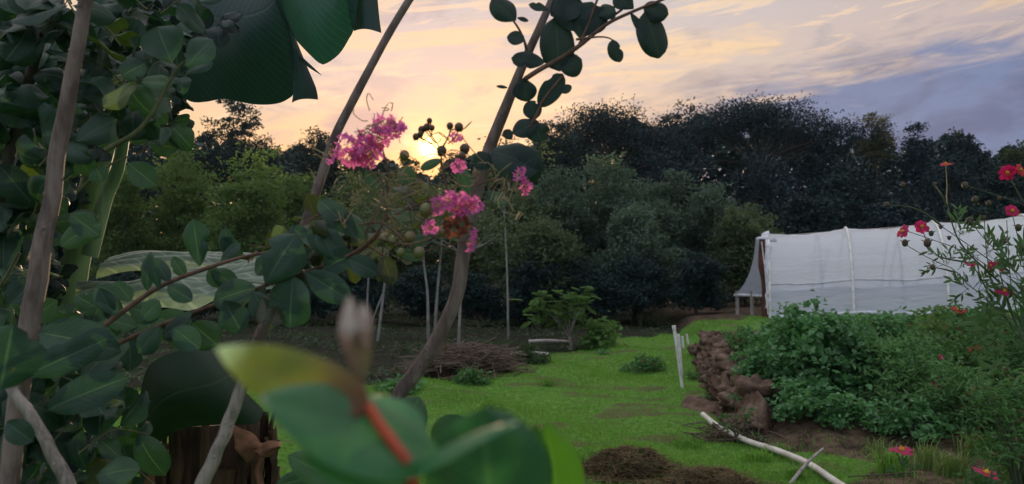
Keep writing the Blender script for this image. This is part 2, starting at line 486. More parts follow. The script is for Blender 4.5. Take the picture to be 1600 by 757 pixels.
MT['twig'] = bark_mat('green_twig', (.05, .06, .03), (.12, .12, .06), 80., .3, .3, .001)
MT['brown_twig'] = bark_mat('brown_twig', (.07, .04, .03), (.16, .09, .07), 80., .3, .3, .001)
MT['petal'] = plain_mat('crinkled_petal', (.76, .21, .50), .6, .2, scale=160., col2=(.60, .13, .42), trans=.5, bs=.4, bd=.002)
MT['petal_old'] = plain_mat('spent_petal', (.24, .085, .055), .7, .2, scale=120., col2=(.14, .05, .03), trans=.4)
MT['stamen'] = plain_mat('stamen', (.65, .45, .12), .6, .3)
MT['fruit'] = plain_mat('myrtle_fruit', (.09, .12, .03), .4, .5, scale=60., col2=(.16, .10, .05))
MT['fruit_dark'] = plain_mat('dark_myrtle_fruit', (.05, .035, .02), .45, .4, scale=60., col2=(.09, .05, .03))
MT['red_petal'] = plain_mat('red_petal', (.46, .012, .11), .5, .3, scale=60., col2=(.30, .008, .06), trans=.35)
MT['orange_petal'] = plain_mat('orange_red_petal', (.50, .035, .035), .5, .3, scale=60., col2=(.34, .02, .03), trans=.35)
MT['yellow'] = plain_mat('flower_centre', (.70, .38, .03), .7, .2, scale=200., col2=(.4, .18, .02), bs=.8)
MT['bud'] = plain_mat('flower_bud', (.05, .06, .035), .6, .3, scale=90., col2=(.10, .05, .04))
MT['cosmos_stem'] = plain_mat('cosmos_stem', (.06, .085, .04), .6, .3, scale=40.)
MT['cosmos_leaf'] = foliage_mat('cosmos_leaf', (.03, .075, .03), (.065, .13, .05), .3, nscale=8.)
MT['pvc'] = plain_mat('white_plastic_pipe', (.72, .72, .70), .4, .4, scale=9., col2=(.52, .50, .46))
MT['hose'] = plain_mat('weathered_pipe', (.62, .58, .52), .45, .4, scale=5., col2=(.40, .35, .29))
MT['red_timber'] = bark_mat('red_brown_timber', (.05, .02, .015), (.13, .05, .035), 14., .15, .5, .006)
MT['grey_timber'] = bark_mat('grey_timber', (.16, .13, .12), (.34, .30, .28), 20., .15, .4, .004)
MT['plank'] = bark_mat('bleached_plank', (.28, .25, .22), (.50, .46, .42), 12., .3, .4, .004)
MT['dead'] = foliage_mat('dead_twigs', (.07, .05, .035), (.20, .15, .11), .0, rough=.9, nscale=3.)
MT['hay'] = foliage_mat('cut_grass', (.05, .036, .018), (.22, .155, .08), .1, rough=.9, nscale=5., c3=(.10, .14, .04))

# soil bag / rock
def soil_mat():
    m, t, o = new_mat('earth_stone')
    p0 = pos(t)
    n = t.noise(p0, 5., 8, .65); n2 = t.noise(p0, 34., 4, .6)
    col = t.ramp(n, [(.3, (.035, .022, .016)), (.5, (.11, .072, .052)), (.72, (.24, .175, .135))])
    col = t.mix(t.m('MULTIPLY', t.sm(n2, .58, .72), .5), col, (.07, .05, .035))
    h = t.m('ADD', n, t.m('MULTIPLY', n2, .4))
    t.put(o.inputs[0], principled(t, col, .95, .1, bump(t, h, .9, .03)))
    return m
MT['stone'] = soil_mat()

# plastic film of the tunnel
def film_mat(name, tint, through, trn):
    m, t, o = new_mat(name)
    p0 = pos(t)
    mp = t.node('ShaderNodeMapping'); mp.inputs['Scale'].default_value = (.35, 1.6, 2.6); mp.inputs['Rotation'].default_value = (0, .12, 0)
    t.put(mp.inputs[0], p0)
    n = t.noise(mp.outputs[0], 2.2, 5, .55, .6)
    n2 = t.noise(p0, 90., 2)
    nr = bump(t, t.m('ADD', n, t.m('MULTIPLY', n2, .03)), .55, .10)
    p = principled(t, tint, .38, .45, nr)
    tr = t.node('ShaderNodeBsdfTranslucent'); t.put(tr.inputs[0], tint); t.put(tr.inputs[1], nr)
    mx = t.node('ShaderNodeMixShader'); mx.inputs[0].default_value = trn
    t.put(mx.inputs[1], p); t.put(mx.inputs[2], tr.outputs[0])
    ts = t.node('ShaderNodeBsdfTransparent')
    mx2 = t.node('ShaderNodeMixShader'); mx2.inputs[0].default_value = through
    t.put(mx2.inputs[1], mx.outputs[0]); t.put(mx2.inputs[2], ts.outputs[0])
    t.put(o.inputs[0], mx2.outputs[0])
    return m
MT['film'] = film_mat('milky_plastic_film', (.92, .94, 1.0), .15, .52)
MT['film_side'] = film_mat('thin_side_film', (.82, .86, .98), .24, .48)
MT['net'] = film_mat('side_flap_film', (.60, .63, .72), .35, .40)
MT['seam'] = plain_mat('film_seam', (.80, .80, .86), .5, .4, scale=10., trans=.3)

# ------------------------------------------------------------------ terrain
WY = np.array([-2., 6.9, 7.8, 8.4, 9.0, 10., 13.4, 17., 24.])
WX = np.array([2.8, 2.45, 2.25, 2.30, 2.40, 2.55, 3.2, 3.85, 4.6])
def wallx(y): return np.interp(y, WY, WX)
LX = np.array([-60, -8, -1.8, 0., .7, 2.3, 4.6, 8., 60.])
LY = np.array([9.5, 10.5, 11.4, 13.2, 15., 18.6, 20.5, 21., 21.])
def ss(x, a, b):
    t = np.clip((x - a) / (b - a), 0, 1); return t * t * (3 - 2 * t)
def bedmask(x, y):
    return ss(x - wallx(y), -.05, .5) * ss(y, 6.7, 7.7) * (1 - ss(y, 30, 36))
def gh(x, y):
    x = np.asarray(x, float); y = np.asarray(y, float)
    b = bedmask(x, y)
    h = b * (.36 + .055 * np.clip(x - 6.0, -3, 8))
    h = h + .03 * np.sin(x * 1.7 + 1) * np.sin(y * 1.1) + .018 * np.sin(x * 4.1 + y * 2.3) + .008 * np.sin(x * 11 + y * 3) * np.sin(y * 9)
    far = ss(y, 40, 90)
    return h + far * 1.5
def worn(x, y):
    sh_ = np.shape(x); xf = np.ravel(x); yf = np.ravel(y)
    v = np.array([mnoise.fractal(Vector((a * 1.1, b * 2.2, 0)), .8, 2.1, 6) for a, b in zip(xf, yf)])
    strip = np.exp(-((yf - 10.3 - .25 * np.sin(xf * 2)) / .9) ** 2) * ss(xf, .3, 1.2)
    return .58 * np.clip(ss(v + .34 * strip, .05, .60), 0, 1).reshape(sh_)
def lawn(x, y):
    k = ss(np.interp(x, LX, LY) + .35 * np.sin(x * 3.1) + .2 * np.sin(x * 7.3 + y) - y, -.2, .8)
    return k * (1 - ss(x - wallx(y), -.28, -.02) * ss(y, 6.9, 7.5) * (1 - ss(y, 16, 18))) * (1 - .85 * ss(x - .25 * np.sin(y * 5), 2.45, 2.9) * ss(y, 5.0, 5.6) * (1 - ss(y, 7, 8)))

gx = np.concatenate([-np.geomspace(300, 12, 24), np.linspace(-11.5, 12, 240), np.geomspace(12.5, 300, 24)])
gy = np.concatenate([np.linspace(-60, .5, 14), np.linspace(1, 25, 250), np.geomspace(25.5, 320, 40)])
GX, GY = np.meshgrid(gx, gy, indexing='ij')
GZ = gh(GX, GY)
mb = MB()
nx, ny = len(gx), len(gy)
ii, jj = np.meshgrid(np.arange(nx - 1), np.arange(ny - 1), indexing='ij'); ii = ii.ravel(); jj = jj.ravel()
mb.add(np.stack([GX, GY, GZ], -1).reshape(-1, 3), np.stack([ii * ny + jj, (ii + 1) * ny + jj, (ii + 1) * ny + jj + 1, ii * ny + jj + 1], 1))
def ground_mat():
    m, t, o = new_mat('ground_soil_and_turf')
    at1 = t.node('ShaderNodeAttribute', attribute_name='turf').outputs['Fac']
    at2 = t.node('ShaderNodeAttribute', attribute_name='bed').outputs['Fac']
    at3 = t.node('ShaderNodeAttribute', attribute_name='worn').outputs['Fac']
    p0 = pos(t)
    big = t.noise(p0, .9, 5, .6); fine = t.noise(p0, 14., 6, .65); mid = t.noise(p0, 4., 4, .6)
    mp = t.node('ShaderNodeMapping'); mp.inputs['Scale'].default_value = (.8, 3., 1); t.put(mp.inputs[0], p0)
    streak = t.noise(mp.outputs[0], 1.0, 5, .6)
    turf = t.mix(t.sm(fine, .35, .7), (.06, .145, .022), (.13, .27, .045))
    turf = t.mix(t.m('MULTIPLY', t.sm(streak, .52, .66), .5), turf, (.085, .078, .034))
    turf = t.mix(t.sm(t.m('ADD', at3, t.m('MULTIPLY', t.m('SUBTRACT', fine, .5), .9)), .2, .7), turf, t.mix(mid, (.06, .045, .028), (.14, .11, .06)))
    soil = t.mix(t.sm(t.m('ADD', t.m('MULTIPLY', mid, .5), t.m('MULTIPLY', fine, .5)), .38, .62), (.035, .026, .018), (.125, .088, .058))
    litter = t.mix(t.sm(fine, .4, .65), (.014, .016, .010), (.035, .030, .020))  # leaf litter, with the gloom under the trees put into its dark colour
    litter = t.mix(t.sm(big, .5, .65), litter, (.018, .034, .012))
    c = t.mix(at2, litter, soil)
    edge = t.sm(t.m('ADD', at1, t.m('MULTIPLY', t.m('SUBTRACT', mid, .5), .8)), .3, .6)
    c = t.mix(edge, c, turf)
    h = t.m('ADD', fine, t.m('MULTIPLY', mid, .8))
    t.put(o.inputs[0], principled(t, c, .95, .1, bump(t, h, .8, .04)))
    return m
g = mb.build('ground', ground_mat(), None, True, 'structure')
for nm, arr in (('worn', worn(GX, GY)), ('turf', lawn(GX, GY)), ('bed', np.clip(bedmask(GX, GY) + ss(GY, 4.8, 5.5) * ss(GX - wallx(GY), -.6, .1) * (1 - ss(GY, 14, 17)), 0, 1))):
    a = g.data.attributes.new(nm, 'FLOAT', 'POINT'); a.data.foreach_set('value', arr.ravel().astype(np.float32))

# lawn blades
def blades(name, mat, label, cat, P, hgt, wid, rng, lean=.5):
    n = len(P)
    a = rng.uniform(0, 2 * np.pi, n); side = np.stack([np.cos(a), np.sin(a), np.zeros(n)], 1)
    d = rng.normal(size=(n, 3)) * lean; d[:, 2] = 1; d /= np.linalg.norm(d, axis=1)[:, None]
    h = (hgt * rng.uniform(.4, 1.0, n) ** 1.0 * np.where(rng.uniform(0, 1, n) > .985, 2.6, 1.3))[:, None]
    wv = (wid * rng.uniform(.7, 1.3, n))[:, None] if np.ndim(wid) else wid * rng.uniform(.7, 1.3, n)[:, None]
    V = np.stack([P - side * wv / 2, P + side * wv / 2, P + d * h], 1).reshape(-1, 3)
    m = MB(); i = np.arange(n) * 3
    m.add(V, np.stack([i, i + 1, i + 2], 1), None)
    o = m.build(name, mat, None, False)
    return tag(o, label, cat, None, 'stuff')
rng = np.random.default_rng(3)
n = 330000
yy = 4.2 + 17.5 * rng.uniform(0, 1, n) ** 1.35
xx = rng.uniform(-.62, .62, n) * yy + rng.uniform(-.5, .5, n)
pn = .5 + .5 * np.sin(xx * 1.3 + np.sin(yy * 1.9)) * np.sin(yy * 1.1 + xx * .7)
keep = rng.uniform(0, 1, n) < lawn(xx, yy) * (.45 + .55 * pn) * (1 - .85 * worn(xx, yy))
xx, yy, pn = xx[keep], yy[keep], pn[keep]
blades('lawn_grass', MT['grass'], 'short green lawn grass running back to the trees', 'grass',
       np.stack([xx, yy, gh(xx, yy) - .004], 1), .03 + .022 * pn, .005 + .0007 * yy, rng)
# ground weeds in the shade beyond the lawn
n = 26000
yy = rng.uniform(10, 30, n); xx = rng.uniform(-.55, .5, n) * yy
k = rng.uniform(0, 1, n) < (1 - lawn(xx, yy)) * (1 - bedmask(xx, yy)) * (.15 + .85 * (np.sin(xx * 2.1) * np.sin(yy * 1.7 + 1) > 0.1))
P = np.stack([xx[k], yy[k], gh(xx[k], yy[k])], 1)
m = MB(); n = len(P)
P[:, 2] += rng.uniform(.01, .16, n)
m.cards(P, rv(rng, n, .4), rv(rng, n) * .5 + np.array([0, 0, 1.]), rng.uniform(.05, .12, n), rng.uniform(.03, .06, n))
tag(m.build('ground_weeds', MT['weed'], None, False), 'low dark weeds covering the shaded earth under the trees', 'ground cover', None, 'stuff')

# ------------------------------------------------------------------ trees
def tree(name, px, d, top, hw, low, label, mat, bark='bark_dark', n=7000, leaf=.2, shape='round', lobes=8, seed=0, group=None,
         trunk_r=None, clump=None, gaps=.5, flat=.8, lean=0., cat='tree', trunk=True, base_z=None):
    rng = np.random.default_rng(seed)
    c_top = at(px, top, d); c_low = at(px, low, d)
    z1, z0 = c_top[2], c_low[2]
    x = c_top[0]; hwm = px2m(hw, d)
    bz = float(gh(x, d)) if base_z is None else base_z
    z0 = max(z0, bz + .1)
    root = thing(name, (x, d, bz), label, cat, group)
    H = z1 - z0; cz = (z0 + z1) / 2
    L = []
    for k in range(lobes):
        if shape == 'round':
            a = rng.uniform(0, 2 * np.pi); q = rng.uniform(.15, .62)
            zz = rng.uniform(-.32, .30)
            shrink = 1 - .55 * max(zz, 0) / .3
            L.append((x + math.cos(a) * q * hwm * shrink, d + math.sin(a) * q * hwm * .8, cz + zz * H, hwm * rng.uniform(.34, .5), hwm * .4, H * rng.uniform(.18, .26)))
        elif shape == 'umbrella':
            q = (k + .5) / lobes * 2 - 1 + rng.uniform(-.1, .1)
            zz = z1 - H * (.16 + .5 * abs(q) ** 2.2) - H * rng.uniform(0, .25)
            L.append((x + q * hwm * .86, d + rng.uniform(-.5, .5) * hwm * .8, zz, hwm * rng.uniform(.18, .3), hwm * .35, H * rng.uniform(.10, .16)))
        elif shape == 'column':
            zz = (k + .5) / lobes
            wd = math.sin(math.pi * min(zz * .8 + .15, 1)) ** .6
            a = rng.uniform(0, 2 * np.pi)
            L.append((x + math.cos(a) * .3 * hwm * wd, d + math.sin(a) * .4 * hwm, z0 + zz * H, hwm * .62 * wd, hwm * .6, H / lobes * .9))
    # one lobe reaching the very top
    if shape == 'round':
        L.append((x + rng.uniform(-.15, .15) * hwm, d, z1 - H * .17, hwm * .42, hwm * .4, H * .17))
    L = np.array(L)
    nc = max(int(n / 42), 8)
    wgt = (L[:, 3] * L[:, 4] * L[:, 5]) ** .66; wgt /= wgt.sum()
    which = rng.choice(len(L), nc, p=wgt)
    dirs = rv(rng, nc); rad = rng.uniform(.35 if gaps < .6 else .6, 1.05, nc)
    CC = L[which, :3] + dirs * L[which, 3:6] * rad[:, None]
    CC[:, 2] = np.maximum(CC[:, 2], bz + .15)
    cr = clump or max(hwm * .11, leaf * 1.2)
    per = int(n / nc)
    idx = np.repeat(np.arange(nc), per)
    sc_ = rng.uniform(.5, 1.35, nc)[idx][:, None]
    off = np.clip(rng.normal(size=(len(idx), 3)), -1.7, 1.7) * cr * sc_ * np.array([1, 1, flat * .7])
    C = CC[idx] + off
    C[:, 2] = np.maximum(C[:, 2], bz + .05)
    N = rv(rng, len(C)) + np.array([0, 0, .9])
    m = MB()
    m.cards(C, rv(rng, len(C), .6) + np.array([0, 0, -.25]), N, leaf * rng.uniform(.6, 1.3, len(C)), leaf * rng.uniform(.3, .55, len(C)), .15)
    m.build('crown', MT[mat], root, False)
    # trunk and limbs
    if trunk:
        tr = trunk_r or max(.05, hwm * .045)
        m = MB()
        b = np.array((x - lean, d, bz - .1)); fork = np.array((x, d, z0 + H * (.12 if shape != 'column' else .6)))
        midp = (b + fork) / 2 + rng.normal(size=3) * np.array([.06, .06, 0]) * hwm
        pth = resample([b, midp, fork], 10)
        m.tube(pth, [tr * 1.25, tr, tr * .75], 8, lump=.08)
        for c in CC[rng.choice(nc, min(nc, 26), replace=False)]:
            st = fork + (b - fork) * rng.uniform(0, .12)
            mm = (st + c) / 2 + np.array([0, 0, .12 * H * rng.uniform(-.3, 1)])
            m.tube(resample([st, mm, c], 7), [tr * .42, tr * .26, tr * .08], 5, cap=False)
        m.build('trunk', MT[bark], root)
    return root

GR = 'tall trees on the skyline'
# skyline right
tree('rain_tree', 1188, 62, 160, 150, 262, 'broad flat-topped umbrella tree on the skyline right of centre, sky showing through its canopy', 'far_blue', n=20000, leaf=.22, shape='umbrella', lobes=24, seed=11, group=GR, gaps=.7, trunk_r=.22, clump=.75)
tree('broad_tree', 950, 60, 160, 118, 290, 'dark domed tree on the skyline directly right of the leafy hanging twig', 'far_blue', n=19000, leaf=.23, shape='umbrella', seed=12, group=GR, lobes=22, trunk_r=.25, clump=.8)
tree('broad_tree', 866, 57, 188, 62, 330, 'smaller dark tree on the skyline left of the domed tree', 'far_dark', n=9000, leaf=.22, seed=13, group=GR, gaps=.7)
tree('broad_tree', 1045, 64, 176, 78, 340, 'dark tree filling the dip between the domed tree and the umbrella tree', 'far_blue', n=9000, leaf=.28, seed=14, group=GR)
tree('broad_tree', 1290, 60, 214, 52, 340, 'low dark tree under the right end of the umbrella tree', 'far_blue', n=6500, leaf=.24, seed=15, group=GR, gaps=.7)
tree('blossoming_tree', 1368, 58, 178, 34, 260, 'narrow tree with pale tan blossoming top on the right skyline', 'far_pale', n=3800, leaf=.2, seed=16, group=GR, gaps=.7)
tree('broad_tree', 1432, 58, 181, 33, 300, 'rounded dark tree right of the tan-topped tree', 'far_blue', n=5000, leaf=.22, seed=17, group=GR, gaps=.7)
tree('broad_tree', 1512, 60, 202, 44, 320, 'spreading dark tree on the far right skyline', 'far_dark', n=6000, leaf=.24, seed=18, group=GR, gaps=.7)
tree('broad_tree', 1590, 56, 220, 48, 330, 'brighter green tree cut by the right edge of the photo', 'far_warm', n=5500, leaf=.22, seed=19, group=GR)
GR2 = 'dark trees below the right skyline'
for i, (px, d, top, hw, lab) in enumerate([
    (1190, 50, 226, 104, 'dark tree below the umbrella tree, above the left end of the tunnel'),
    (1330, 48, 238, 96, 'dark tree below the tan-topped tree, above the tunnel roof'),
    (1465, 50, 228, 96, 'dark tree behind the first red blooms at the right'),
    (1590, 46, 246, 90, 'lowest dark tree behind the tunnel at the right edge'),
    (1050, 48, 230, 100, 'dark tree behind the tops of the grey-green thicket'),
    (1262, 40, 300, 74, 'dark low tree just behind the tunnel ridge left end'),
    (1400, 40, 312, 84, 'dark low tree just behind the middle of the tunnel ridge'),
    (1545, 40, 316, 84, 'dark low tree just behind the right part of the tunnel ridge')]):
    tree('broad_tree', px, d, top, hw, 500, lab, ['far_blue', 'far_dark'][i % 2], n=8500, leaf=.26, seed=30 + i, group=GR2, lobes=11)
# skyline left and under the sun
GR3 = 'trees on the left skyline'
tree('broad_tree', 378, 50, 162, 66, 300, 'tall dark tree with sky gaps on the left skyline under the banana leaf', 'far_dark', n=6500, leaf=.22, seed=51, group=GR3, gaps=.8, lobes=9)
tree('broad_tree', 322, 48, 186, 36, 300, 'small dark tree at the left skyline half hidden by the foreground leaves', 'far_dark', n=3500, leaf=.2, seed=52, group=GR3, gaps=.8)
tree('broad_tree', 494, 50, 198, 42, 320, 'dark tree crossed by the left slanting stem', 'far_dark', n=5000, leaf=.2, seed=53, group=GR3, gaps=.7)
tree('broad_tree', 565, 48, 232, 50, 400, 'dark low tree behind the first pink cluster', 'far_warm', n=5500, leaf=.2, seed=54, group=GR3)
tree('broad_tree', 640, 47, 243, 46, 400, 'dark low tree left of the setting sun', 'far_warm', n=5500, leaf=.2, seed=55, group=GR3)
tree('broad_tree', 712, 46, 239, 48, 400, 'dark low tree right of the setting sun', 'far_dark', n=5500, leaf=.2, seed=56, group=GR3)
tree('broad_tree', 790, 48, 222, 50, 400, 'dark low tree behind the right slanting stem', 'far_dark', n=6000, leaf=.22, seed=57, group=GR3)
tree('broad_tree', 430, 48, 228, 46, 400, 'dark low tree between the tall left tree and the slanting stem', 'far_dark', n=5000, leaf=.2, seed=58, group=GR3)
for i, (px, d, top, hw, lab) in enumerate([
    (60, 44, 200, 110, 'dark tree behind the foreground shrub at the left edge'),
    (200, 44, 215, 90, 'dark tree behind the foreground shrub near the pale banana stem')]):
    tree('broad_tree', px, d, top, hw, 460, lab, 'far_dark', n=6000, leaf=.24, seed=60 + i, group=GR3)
# yellow green thicket left
GR4 = 'yellow-green bushy trees on the left'
for i, (px, d, top, hw, low, lab, mt) in enumerate([
    (190, 24, 250, 90, 480, 'yellow-green bushy tree next to the pale banana stem', 'left_green'),
    (290, 25, 224, 88, 500, 'yellow-green bushy tree below the tall dark left tree', 'left_green'),
    (392, 24, 238, 84, 500, 'yellow-green bushy tree left of the slanting stem', 'left_green'),
    (470, 26, 258, 74, 500, 'yellow-green bushy tree right behind the slanting stem', 'left_green'),
    (555, 27, 272, 80, 500, 'olive bushy tree behind the buds under the first pink cluster', 'mid_olive'),
    (645, 28, 278, 80, 490, 'olive bushy tree straight below the setting sun', 'mid_olive'),
    (735, 29, 280, 74, 490, 'olive bushy tree behind the lower pink cluster', 'mid_olive')]):
    tree('bushy_tree', px, d, top, hw, low, lab, mt, n=12000, leaf=.13, seed=70 + i, group=GR4, lobes=18, clump=.2)
# grey green thicket centre
GR5 = 'grey-green thicket trees behind the lawn'
for i, (px, d, top, hw, low, lab, mt) in enumerate([
    (805, 25, 296, 78, 480, 'grey-green thicket tree nearest the right slanting stem', 'mid_olive'),
    (872, 27, 266, 84, 510, 'grey-green thicket tree above the small feathery tree', 'mid_grey'),
    (950, 28, 240, 92, 512, 'tallest grey-green thicket tree with twigs poking out of its top', 'mid_grey'),
    (1035, 28, 248, 88, 512, 'grey-green thicket tree behind the white posts', 'mid_grey'),
    (1108, 27, 288, 76, 512, 'grey-green thicket tree left of the tunnel', 'mid_grey'),
    (1168, 25, 308, 64, 508, 'yellower thicket tree touching the left end of the tunnel', 'mid_olive'),
    (850, 23, 340, 66, 505, 'lower grey-green thicket tree right behind the feathery tree', 'mid_olive'),
    (990, 24, 315, 74, 508, 'lower grey-green thicket tree in front of the tallest one', 'mid_grey')]):
    tree('bushy_tree', px, d, top, hw, low, lab, mt, n=15000, leaf=.135, seed=90 + i, group=GR5, lobes=24, clump=.19)
# dead-looking twigs poking out of the thicket belong to its trees' own limbs
for i, (px, d, top, hw, lab) in enumerate([
    (835, 22.5, 400, 60, 'low dark bush behind the small feathery tree'), (915, 22.5, 405, 60, 'low dark bush right of the small feathery tree'),
    (1000, 22.5, 400, 62, 'low dark bush above the low weed on the lawn'), (1085, 22.5, 400, 62, 'low dark bush left of the earth bank'),
    (745, 22.5, 425, 62, 'low dark bush behind the brush pile'), (655, 23, 420, 64, 'low dark bush behind the pale saplings'),
    (560, 23, 415, 66, 'low dark bush behind the blurred bud'), (470, 23, 405, 66, 'low dark bush behind the lower myrtle leaves'),
    (370, 23, 400, 70, 'low dark bush behind the pale banana leaf'), (265, 23, 400, 70, 'low dark bush above the pale banana leaf left end'),
    (165, 22, 400, 76, 'low dark bush behind the pale banana stem'), (50, 22, 400, 84, 'low dark bush at the far left edge')]):
    tree('dark_bush', px, d, top, hw, 522, lab, 'far_dark', n=7000, leaf=.11, seed=110 + i, group='dark bushes at the foot of the thicket', lobes=14, cat='bush')  # added to cover pale ground and darken the foot of the thicket
# pale sapling trunks left of centre
GR6 = 'slender pale-stemmed saplings'
sap = [(606, 402, 598, 470, 590, 531, 12.5, 'pale double-stemmed sapling behind the blurred bud'),
       (662, 408, 668, 460, 669, 528, 13.5, 'slender pale sapling trunk left of a matching pair partner'),
       (690, 380, 684, 450, 679, 510, 14.5, 'slightly leaning pale sapling trunk crossing behind the brown stem'),
       (722, 400, 719, 480, 716, 546, 11.5, 'pale sapling trunk standing in the brush pile'),
       (786, 300, 792, 420, 794, 529, 15.5, 'tall thin sapling forked at the top right of the brown stem'),
       (578, 400, 575, 450, 572, 520, 14., 'faint thin sapling left of the double-stemmed one')]
sap[1] = sap[1][:7] + ('slender upright pale sapling nearest left of the brown stem',)
for i, (x0, y0, x1, y1, x2, y2, d, lab) in enumerate(sap):
    rng = np.random.default_rng(200 + i)
    d = min(max(CAMZ * FPX / (y2 - 418), 9.), 20.)
    b = at(x2, y2, d); b[2] = gh(b[0], b[1]) - .03
    root = thing('sapling', b, lab, 'sapling', GR6)
    m = MB(); top = at(x0 + (x0 - x1) * .3, y0 - 60, d)
    pth = resample([b, at(x1, y1, d), at(x0, y0, d), top], 16)
    r = px2m(2.6 if i < 4 else 1.8, d)
    m.tube(pth, [r, r * .85, r * .6, r * .3], 7, lump=.06)
    tips = []
    for k in range(7):
        s0 = pth[rng.integers(9, 15)]; e = s0 + rng.normal(size=3) * np.array([.5, .4, .15]) + np.array([0, 0, .5])
        m.tube(resample([s0, (s0 + e) / 2 + np.array([0, 0, -.05]), e], 6), [r * .4, r * .15], 5, cap=False); tips.append(e)
    if i == 0:
        s0 = at(600, 455, d); m.tube(resample([s0, at(590, 480, d), at(575, 520, d * 1.01)], 6), [r * .6, r * .5], 6)
    m.build('trunk', MT['bark_pale'], root)
    C = np.concatenate([tt + rng.normal(size=(110, 3)) * .22 for tt in tips + [top]])
    m = MB(); m.cards(C, rv(rng, len(C), .6), rv(rng, len(C)) + np.array([0, 0, .8]), .1, .045, .1)
    m.build('crown', MT['mid_olive'], root, False)

# forest mass behind everything
rng = np.random.default_rng(5)
n = 60000
pxs = rng.uniform(-150, 1750, n); d = rng.uniform(66, 84, n)
topl = np.interp(pxs, [-150, 250, 330, 480, 560, 670, 760, 850, 950, 1100, 1250, 1330, 1450, 1600, 1750],
                 [190, 205, 225, 245, 262, 268, 245, 225, 198, 195, 212, 225, 225, 238, 250]) + 9 * np.sin(pxs * .05) + 6 * np.sin(pxs * .13 + 1)
q = rng.uniform(0, 1, n)
pys = topl + (470 - topl) * q
P = np.array([at(a, b, c) for a, b, c in zip(pxs, pys, d)])
m = MB(); m.cards(P, rv(rng, n, .6), rv(rng, n) + np.array([0, 0, .7]), rng.uniform(.5, 1.1, n), rng.uniform(.3, .6, n), .1)
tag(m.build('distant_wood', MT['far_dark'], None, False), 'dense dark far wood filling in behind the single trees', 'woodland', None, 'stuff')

# ------------------------------------------------------------------ things on and round the lawn
def twig_pile(name, label, cx, cy, rx, ry, h, n, mat, seed, cat, tl=(.3, .9), tr=(.004, .012), group=None, blade=0):
    rng = np.random.default_rng(seed)
    z = float(gh(cx, cy))
    root = thing(name, (cx, cy, z), label, cat, group)
    m = MB()
    # packed core so that the heap is solid
    m.ball(np.array((cx, cy, z - .02)), 1.0, (rx * .72, ry * .72, h * .62), 26, 14, .75, rng)
    m.build('core', MT['core_' + mat], root)
    m = MB()
    for k in range(n):
        a = rng.uniform(0, 2 * np.pi); q = min(rng.uniform(0, 1) ** .5 * (1 + .22 * math.sin(a * 3 + seed)), 1.25)
        p = np.array((cx + math.cos(a) * q * rx, cy + math.sin(a) * q * ry, 0.))
        p[2] = z + h * math.sqrt(max(1 - q * q, 0)) * rng.uniform(.55, 1.0) + .01
        b = rng.uniform(0, 2 * np.pi); L = rng.uniform(*tl) / 2
        dv = np.array((math.cos(b), math.sin(b), rng.normal() * .22)) * L
        e0, e1 = p - dv, p + dv
        e0[2] = max(e0[2], z + .005); e1[2] = max(e1[2], z + .005)
        mid = p + rng.normal(size=3) * L * .18
        m.tube(resample([e0, mid, e1], 5), [rng.uniform(*tr), tr[0] * .6], 4, cap=False)
    m.build('twigs' if not blade else 'stalks', MT[mat], root, True)
    if blade:
        C = np.stack([cx + rng.normal(size=blade) * rx * .55, cy + rng.normal(size=blade) * ry * .55, np.zeros(blade)], 1)
        q = np.sqrt(((C[:, 0] - cx) / rx) ** 2 + ((C[:, 1] - cy) / ry) ** 2)
        C[:, 2] = z + h * np.sqrt(np.clip(1 - q * q, 0, 1)) * rng.uniform(.6, 1.1, blade) * (1 + .25 * np.sin(C[:, 0] * 19) * np.sin(C[:, 1] * 23)) + .015
        m = MB(); m.quads(C, rv(rng, blade, .35), rv(rng, blade) + np.array([0, 0, 1.]), rng.uniform(.05, .16, blade), rng.uniform(.004, .010, blade))
        m.build('straw', MT[mat], root, False)
    return root
MT['core_dead'] = plain_mat('brush_core', (.05, .035, .025), .95, .1, scale=20., col2=(.02, .016, .012), bs=1., bd=.05)
MT['core_hay'] = plain_mat('hay_core', (.09, .06, .03), .95, .1, scale=40., col2=(.03, .022, .012), bs=1., bd=.03)
pg = at(728, 590, 12.0)
twig_pile('brush_pile', 'low tangled heap of cut branches at the shaded edge of the lawn', pg[0], 12.3, .85, .55, .42, 620, 'dead', 301, 'brush pile', (.2, .9), (.003, .010))
twig_pile('cut_grass_heap', 'brown rounded heap of cut grass, the larger one, on the lawn at the bottom', px2m(182, 6.35), 6.35, .34, .24, .15, 900, 'hay', 302, 'grass heap', (.06, .3), (.0012, .003), None, 7000)
twig_pile('cut_grass_heap', 'flatter greener heap of cut grass right of the larger brown heap', px2m(302, 5.9), 5.9, .31, .20, .10, 600, 'hay', 303, 'grass heap', (.06, .25), (.0012, .003), None, 6500)
pt = at(1150, 682, 7.6)
twig_pile('stick_pile', 'small scatter of sticks under the upper end of the white pipe', pt[0] - .03, 7.7, .33, .22, .08, 60, 'dead', 304, 'stick pile', (.2, .6), (.004, .009))

